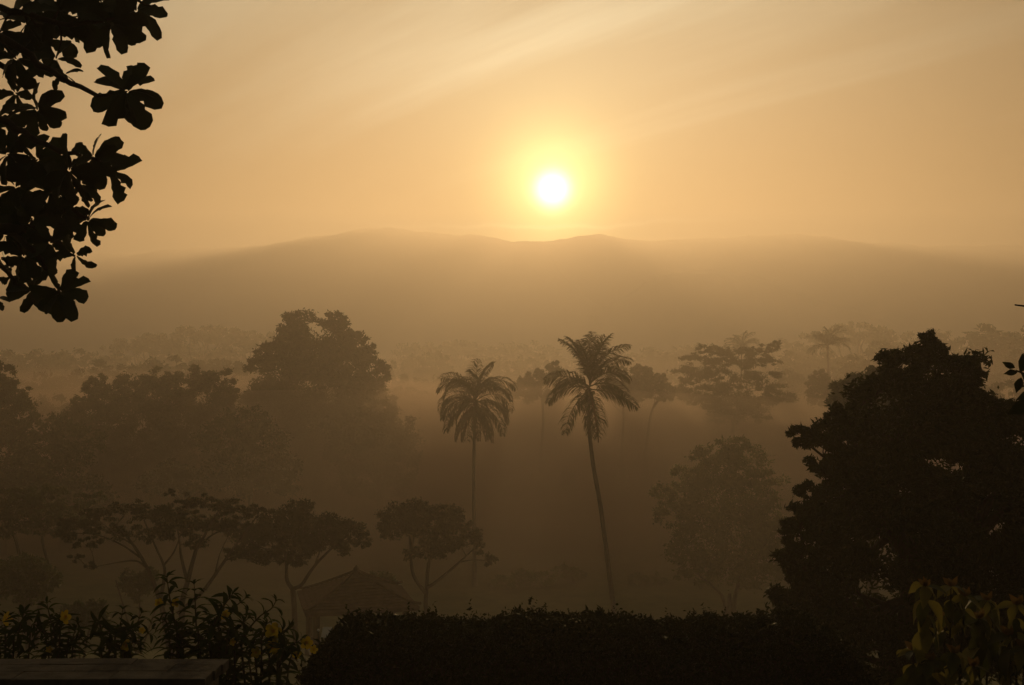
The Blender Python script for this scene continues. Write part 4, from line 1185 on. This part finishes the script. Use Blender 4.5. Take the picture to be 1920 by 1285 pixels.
# ------------------------------------------------------------------ stone-capped wall, lower left
WZ = EYE - 1.86
yb = [F * 1.86 / (1235 - HOR), F * 1.86 / (1246 - HOR), F * 1.86 / (1258.5 - HOR), F * 1.86 / (1274 - HOR)]
xr = at(430, 0, yb[0])[0]
wall = thing('garden_wall', 'low garden wall with grey paved top at lower left', 'wall', (xr - 1.6, yb[2], 15.38))
wo = np.array([xr - 1.6, yb[2], 15.38])
m = MB(); m.box((xr - 3.4, yb[3] + 0.05, 15.3), (xr - 0.06, yb[0] - 0.03, WZ - 0.016)); m.build('wall_body', M['stone_dark'], wall, wo, smooth=False)
rng = np.random.default_rng(700)
def paver_mesh(L, Wd, H, bev=0.0025):
    mb = MB()
    a, b = L / 2, Wd / 2
    V = [(-a, -b, 0), (a, -b, 0), (a, b, 0), (-a, b, 0), (-a, -b, H - bev), (a, -b, H - bev), (a, b, H - bev), (-a, b, H - bev),
         (-a + bev, -b + bev, H), (a - bev, -b + bev, H), (a - bev, b - bev, H), (-a + bev, b - bev, H)]
    mb.add(V, [(0, 3, 2, 1), (0, 1, 5, 4), (1, 2, 6, 5), (2, 3, 7, 6), (3, 0, 4, 7), (4, 5, 9, 8), (5, 6, 10, 9), (6, 7, 11, 10), (7, 4, 8, 11), (8, 9, 10, 11)])
    return mesh_arrays('paver', np.vstack(mb.V), np.vstack(mb.Q), M['stone'])
for row in range(3):
    y0, y1 = yb[row + 1], yb[row]
    Ls = 0.58
    pm = paver_mesh(Ls - 0.004, (y1 - y0) - 0.004, 0.06)
    half = paver_mesh(Ls / 2 - 0.004, (y1 - y0) - 0.004, 0.06)
    x = xr - 0.012 * row
    k = 0
    while x > xr - 3.3:
        me = half if (k == 0 and row % 2) else pm
        ln = Ls / 2 if me is half else Ls
        o = obj('paver', me, wall)
        o.location = tuple(np.array([x - ln / 2, (y0 + y1) / 2, WZ - 0.06 + rng.uniform(-0.003, 0.003)]) - wo)
        o.rotation_euler = (rng.normal() * 0.006, rng.normal() * 0.004, rng.normal() * 0.004)
        x -= ln; k += 1

# ------------------------------------------------------------------ yellow-leaved plants, lower right
def croton(label, D, base_px, stems, seed, mats):
    rng = np.random.default_rng(seed)
    b = np.array([at(base_px, 0, D)[0], D, 15.38])
    t = thing('leafy_plant', label, 'plant', b, 'drooping-leaved plants at lower right')
    for (tx, ty, nodes, size) in stems:
        dd = rng.uniform(-0.15, 0.15)
        P = smooth_path([b + np.array([rng.uniform(-.05, .05), 0, 0]), at(tx * 0.75 + base_px * 0.25, ty + 160, D + dd), at(tx, ty, D + dd)], 24)
        m = MB(); m.tube(P, np.linspace(0.012, 0.004, len(P)), 6); m.build('stem', M['stem'], t, b)
        s = np.concatenate([[0], np.cumsum(np.linalg.norm(np.diff(P, axis=0), axis=1))])
        for k in range(nodes):
            pos = s[-1] - k * 0.085
            c = np.array([np.interp(pos, s, P[:, q]) for q in range(3)])
            nl = 6 if k == 0 else 3
            for q in range(nl):
                a = k * 1.9 + q * 2 * math.pi / nl + rng.normal() * 0.25
                el = rng.uniform(-1.5, -0.25) if k else rng.uniform(-1.1, 0.1)
                dv = np.array([math.cos(a), math.sin(a) * 0.8, el])
                mname = mats[rng.integers(len(mats))]
                L = size / F * D * rng.uniform(0.6, 1.15) * (1 if k else 0.8)
                o = obj('leaf', OVATE[mname][rng.integers(3)], t)
                place(o, c - b, dv, np.array([math.cos(a) * 0.6, -0.55, 0.9]) + rng.normal(size=3) * 0.2, L)
            if k == 0:
                for q in range(5):
                    a = q * 1.26 + rng.normal() * 0.2
                    o = obj('bract', OVATE['bract'][rng.integers(3)], t)
                    place(o, c - b, (math.cos(a) * 0.7, math.sin(a) * 0.7, 0.9), (0, -1, 0.2), 20 / F * D * rng.uniform(.7, 1.2))
    return t
croton('drooping plant with pale yellow leaves standing out against the huge dark tree', 7.0, 1765, [(1735, 1100, 4, 62), (1783, 1100, 3, 46), (1810, 1118, 3, 44), (1772, 1160, 2, 44)], 801, ['leaf_yellow', 'leaf_yellow', 'leaf_yellow', 'leaf_olive'])
croton('dark green drooping plant between the two yellower plants', 7.2, 1850, [(1850, 1126, 3, 84), (1835, 1160, 3, 60)], 802, ['leaf_olive', 'leaf_olive', 'leaf_near', 'leaf_yellow'] if False else ['leaf_olive', 'leaf_olive', 'leaf_olive', 'leaf_yellow'])
croton('yellow drooping plant cut by the right edge of the picture', 6.9, 1905, [(1906, 1134, 3, 44), (1892, 1192, 4, 50), (1920, 1215, 2, 50)], 803, ['leaf_yellow', 'leaf_yellow', 'leaf_olive'])
croton('low olive drooping plant at the bottom edge right of the hedge', 6.8, 1735, [(1712, 1220, 3, 62), (1745, 1238, 3, 54), (1790, 1225, 3, 60), (1825, 1250, 2, 50)], 804, ['leaf_yellow', 'leaf_olive', 'leaf_olive'])

# ------------------------------------------------------------------ small garden lamp by the hedge end
LD = 12.4
lb = np.array([at(612, 0, LD)[0], LD, float(ground_z(0, LD)) - 0.02])
lamp = thing('garden_lamp', 'small white box-shaped garden lamp at the left end of the hedge', 'lamp', lb)
m = MB(); zt = at(0, 1196, LD)[2]
m.tube([lb, (lb[0], lb[1], zt)], [0.018, 0.018], 8); m.build('post', M['metal'], lamp, lb)
hd = MB(); hd.add([(-.055, -.03, -.05), (.055, -.03, -.05), (.05, .07, .045), (-.05, .07, .045), (-.055, .02, -.07), (.055, .02, -.07), (.05, .11, .02), (-.05, .11, .02)],
                  [(0, 1, 2, 3), (7, 6, 5, 4), (0, 4, 5, 1), (1, 5, 6, 2), (2, 6, 7, 3), (3, 7, 4, 0)])
ho = hd.build('lamp_head', M['white'], lamp, smooth=False)
ho.location = tuple(at(612, 1186, LD) - lb)
stk = thing('marker_stake', 'thin stake with small round pale tip beside the garden lamp', 'stake', (at(597, 0, LD)[0], LD, lb[2]))
so = np.array(stk.location)
m = MB(); ztip = at(0, 1182, LD)[2] - so[2]
m.tube([(0, 0, 0), (0, 0, ztip)], [0.006, 0.005], 6); m.build('rod', M['metal'], stk)
m = MB(); u = np.linspace(0, math.pi, 7); m.tube(np.stack([u * 0, u * 0, ztip - np.cos(u) * 0.014], -1), np.sin(u) * 0.014 + 0.001, 8); m.build('knob', M['white'], stk)
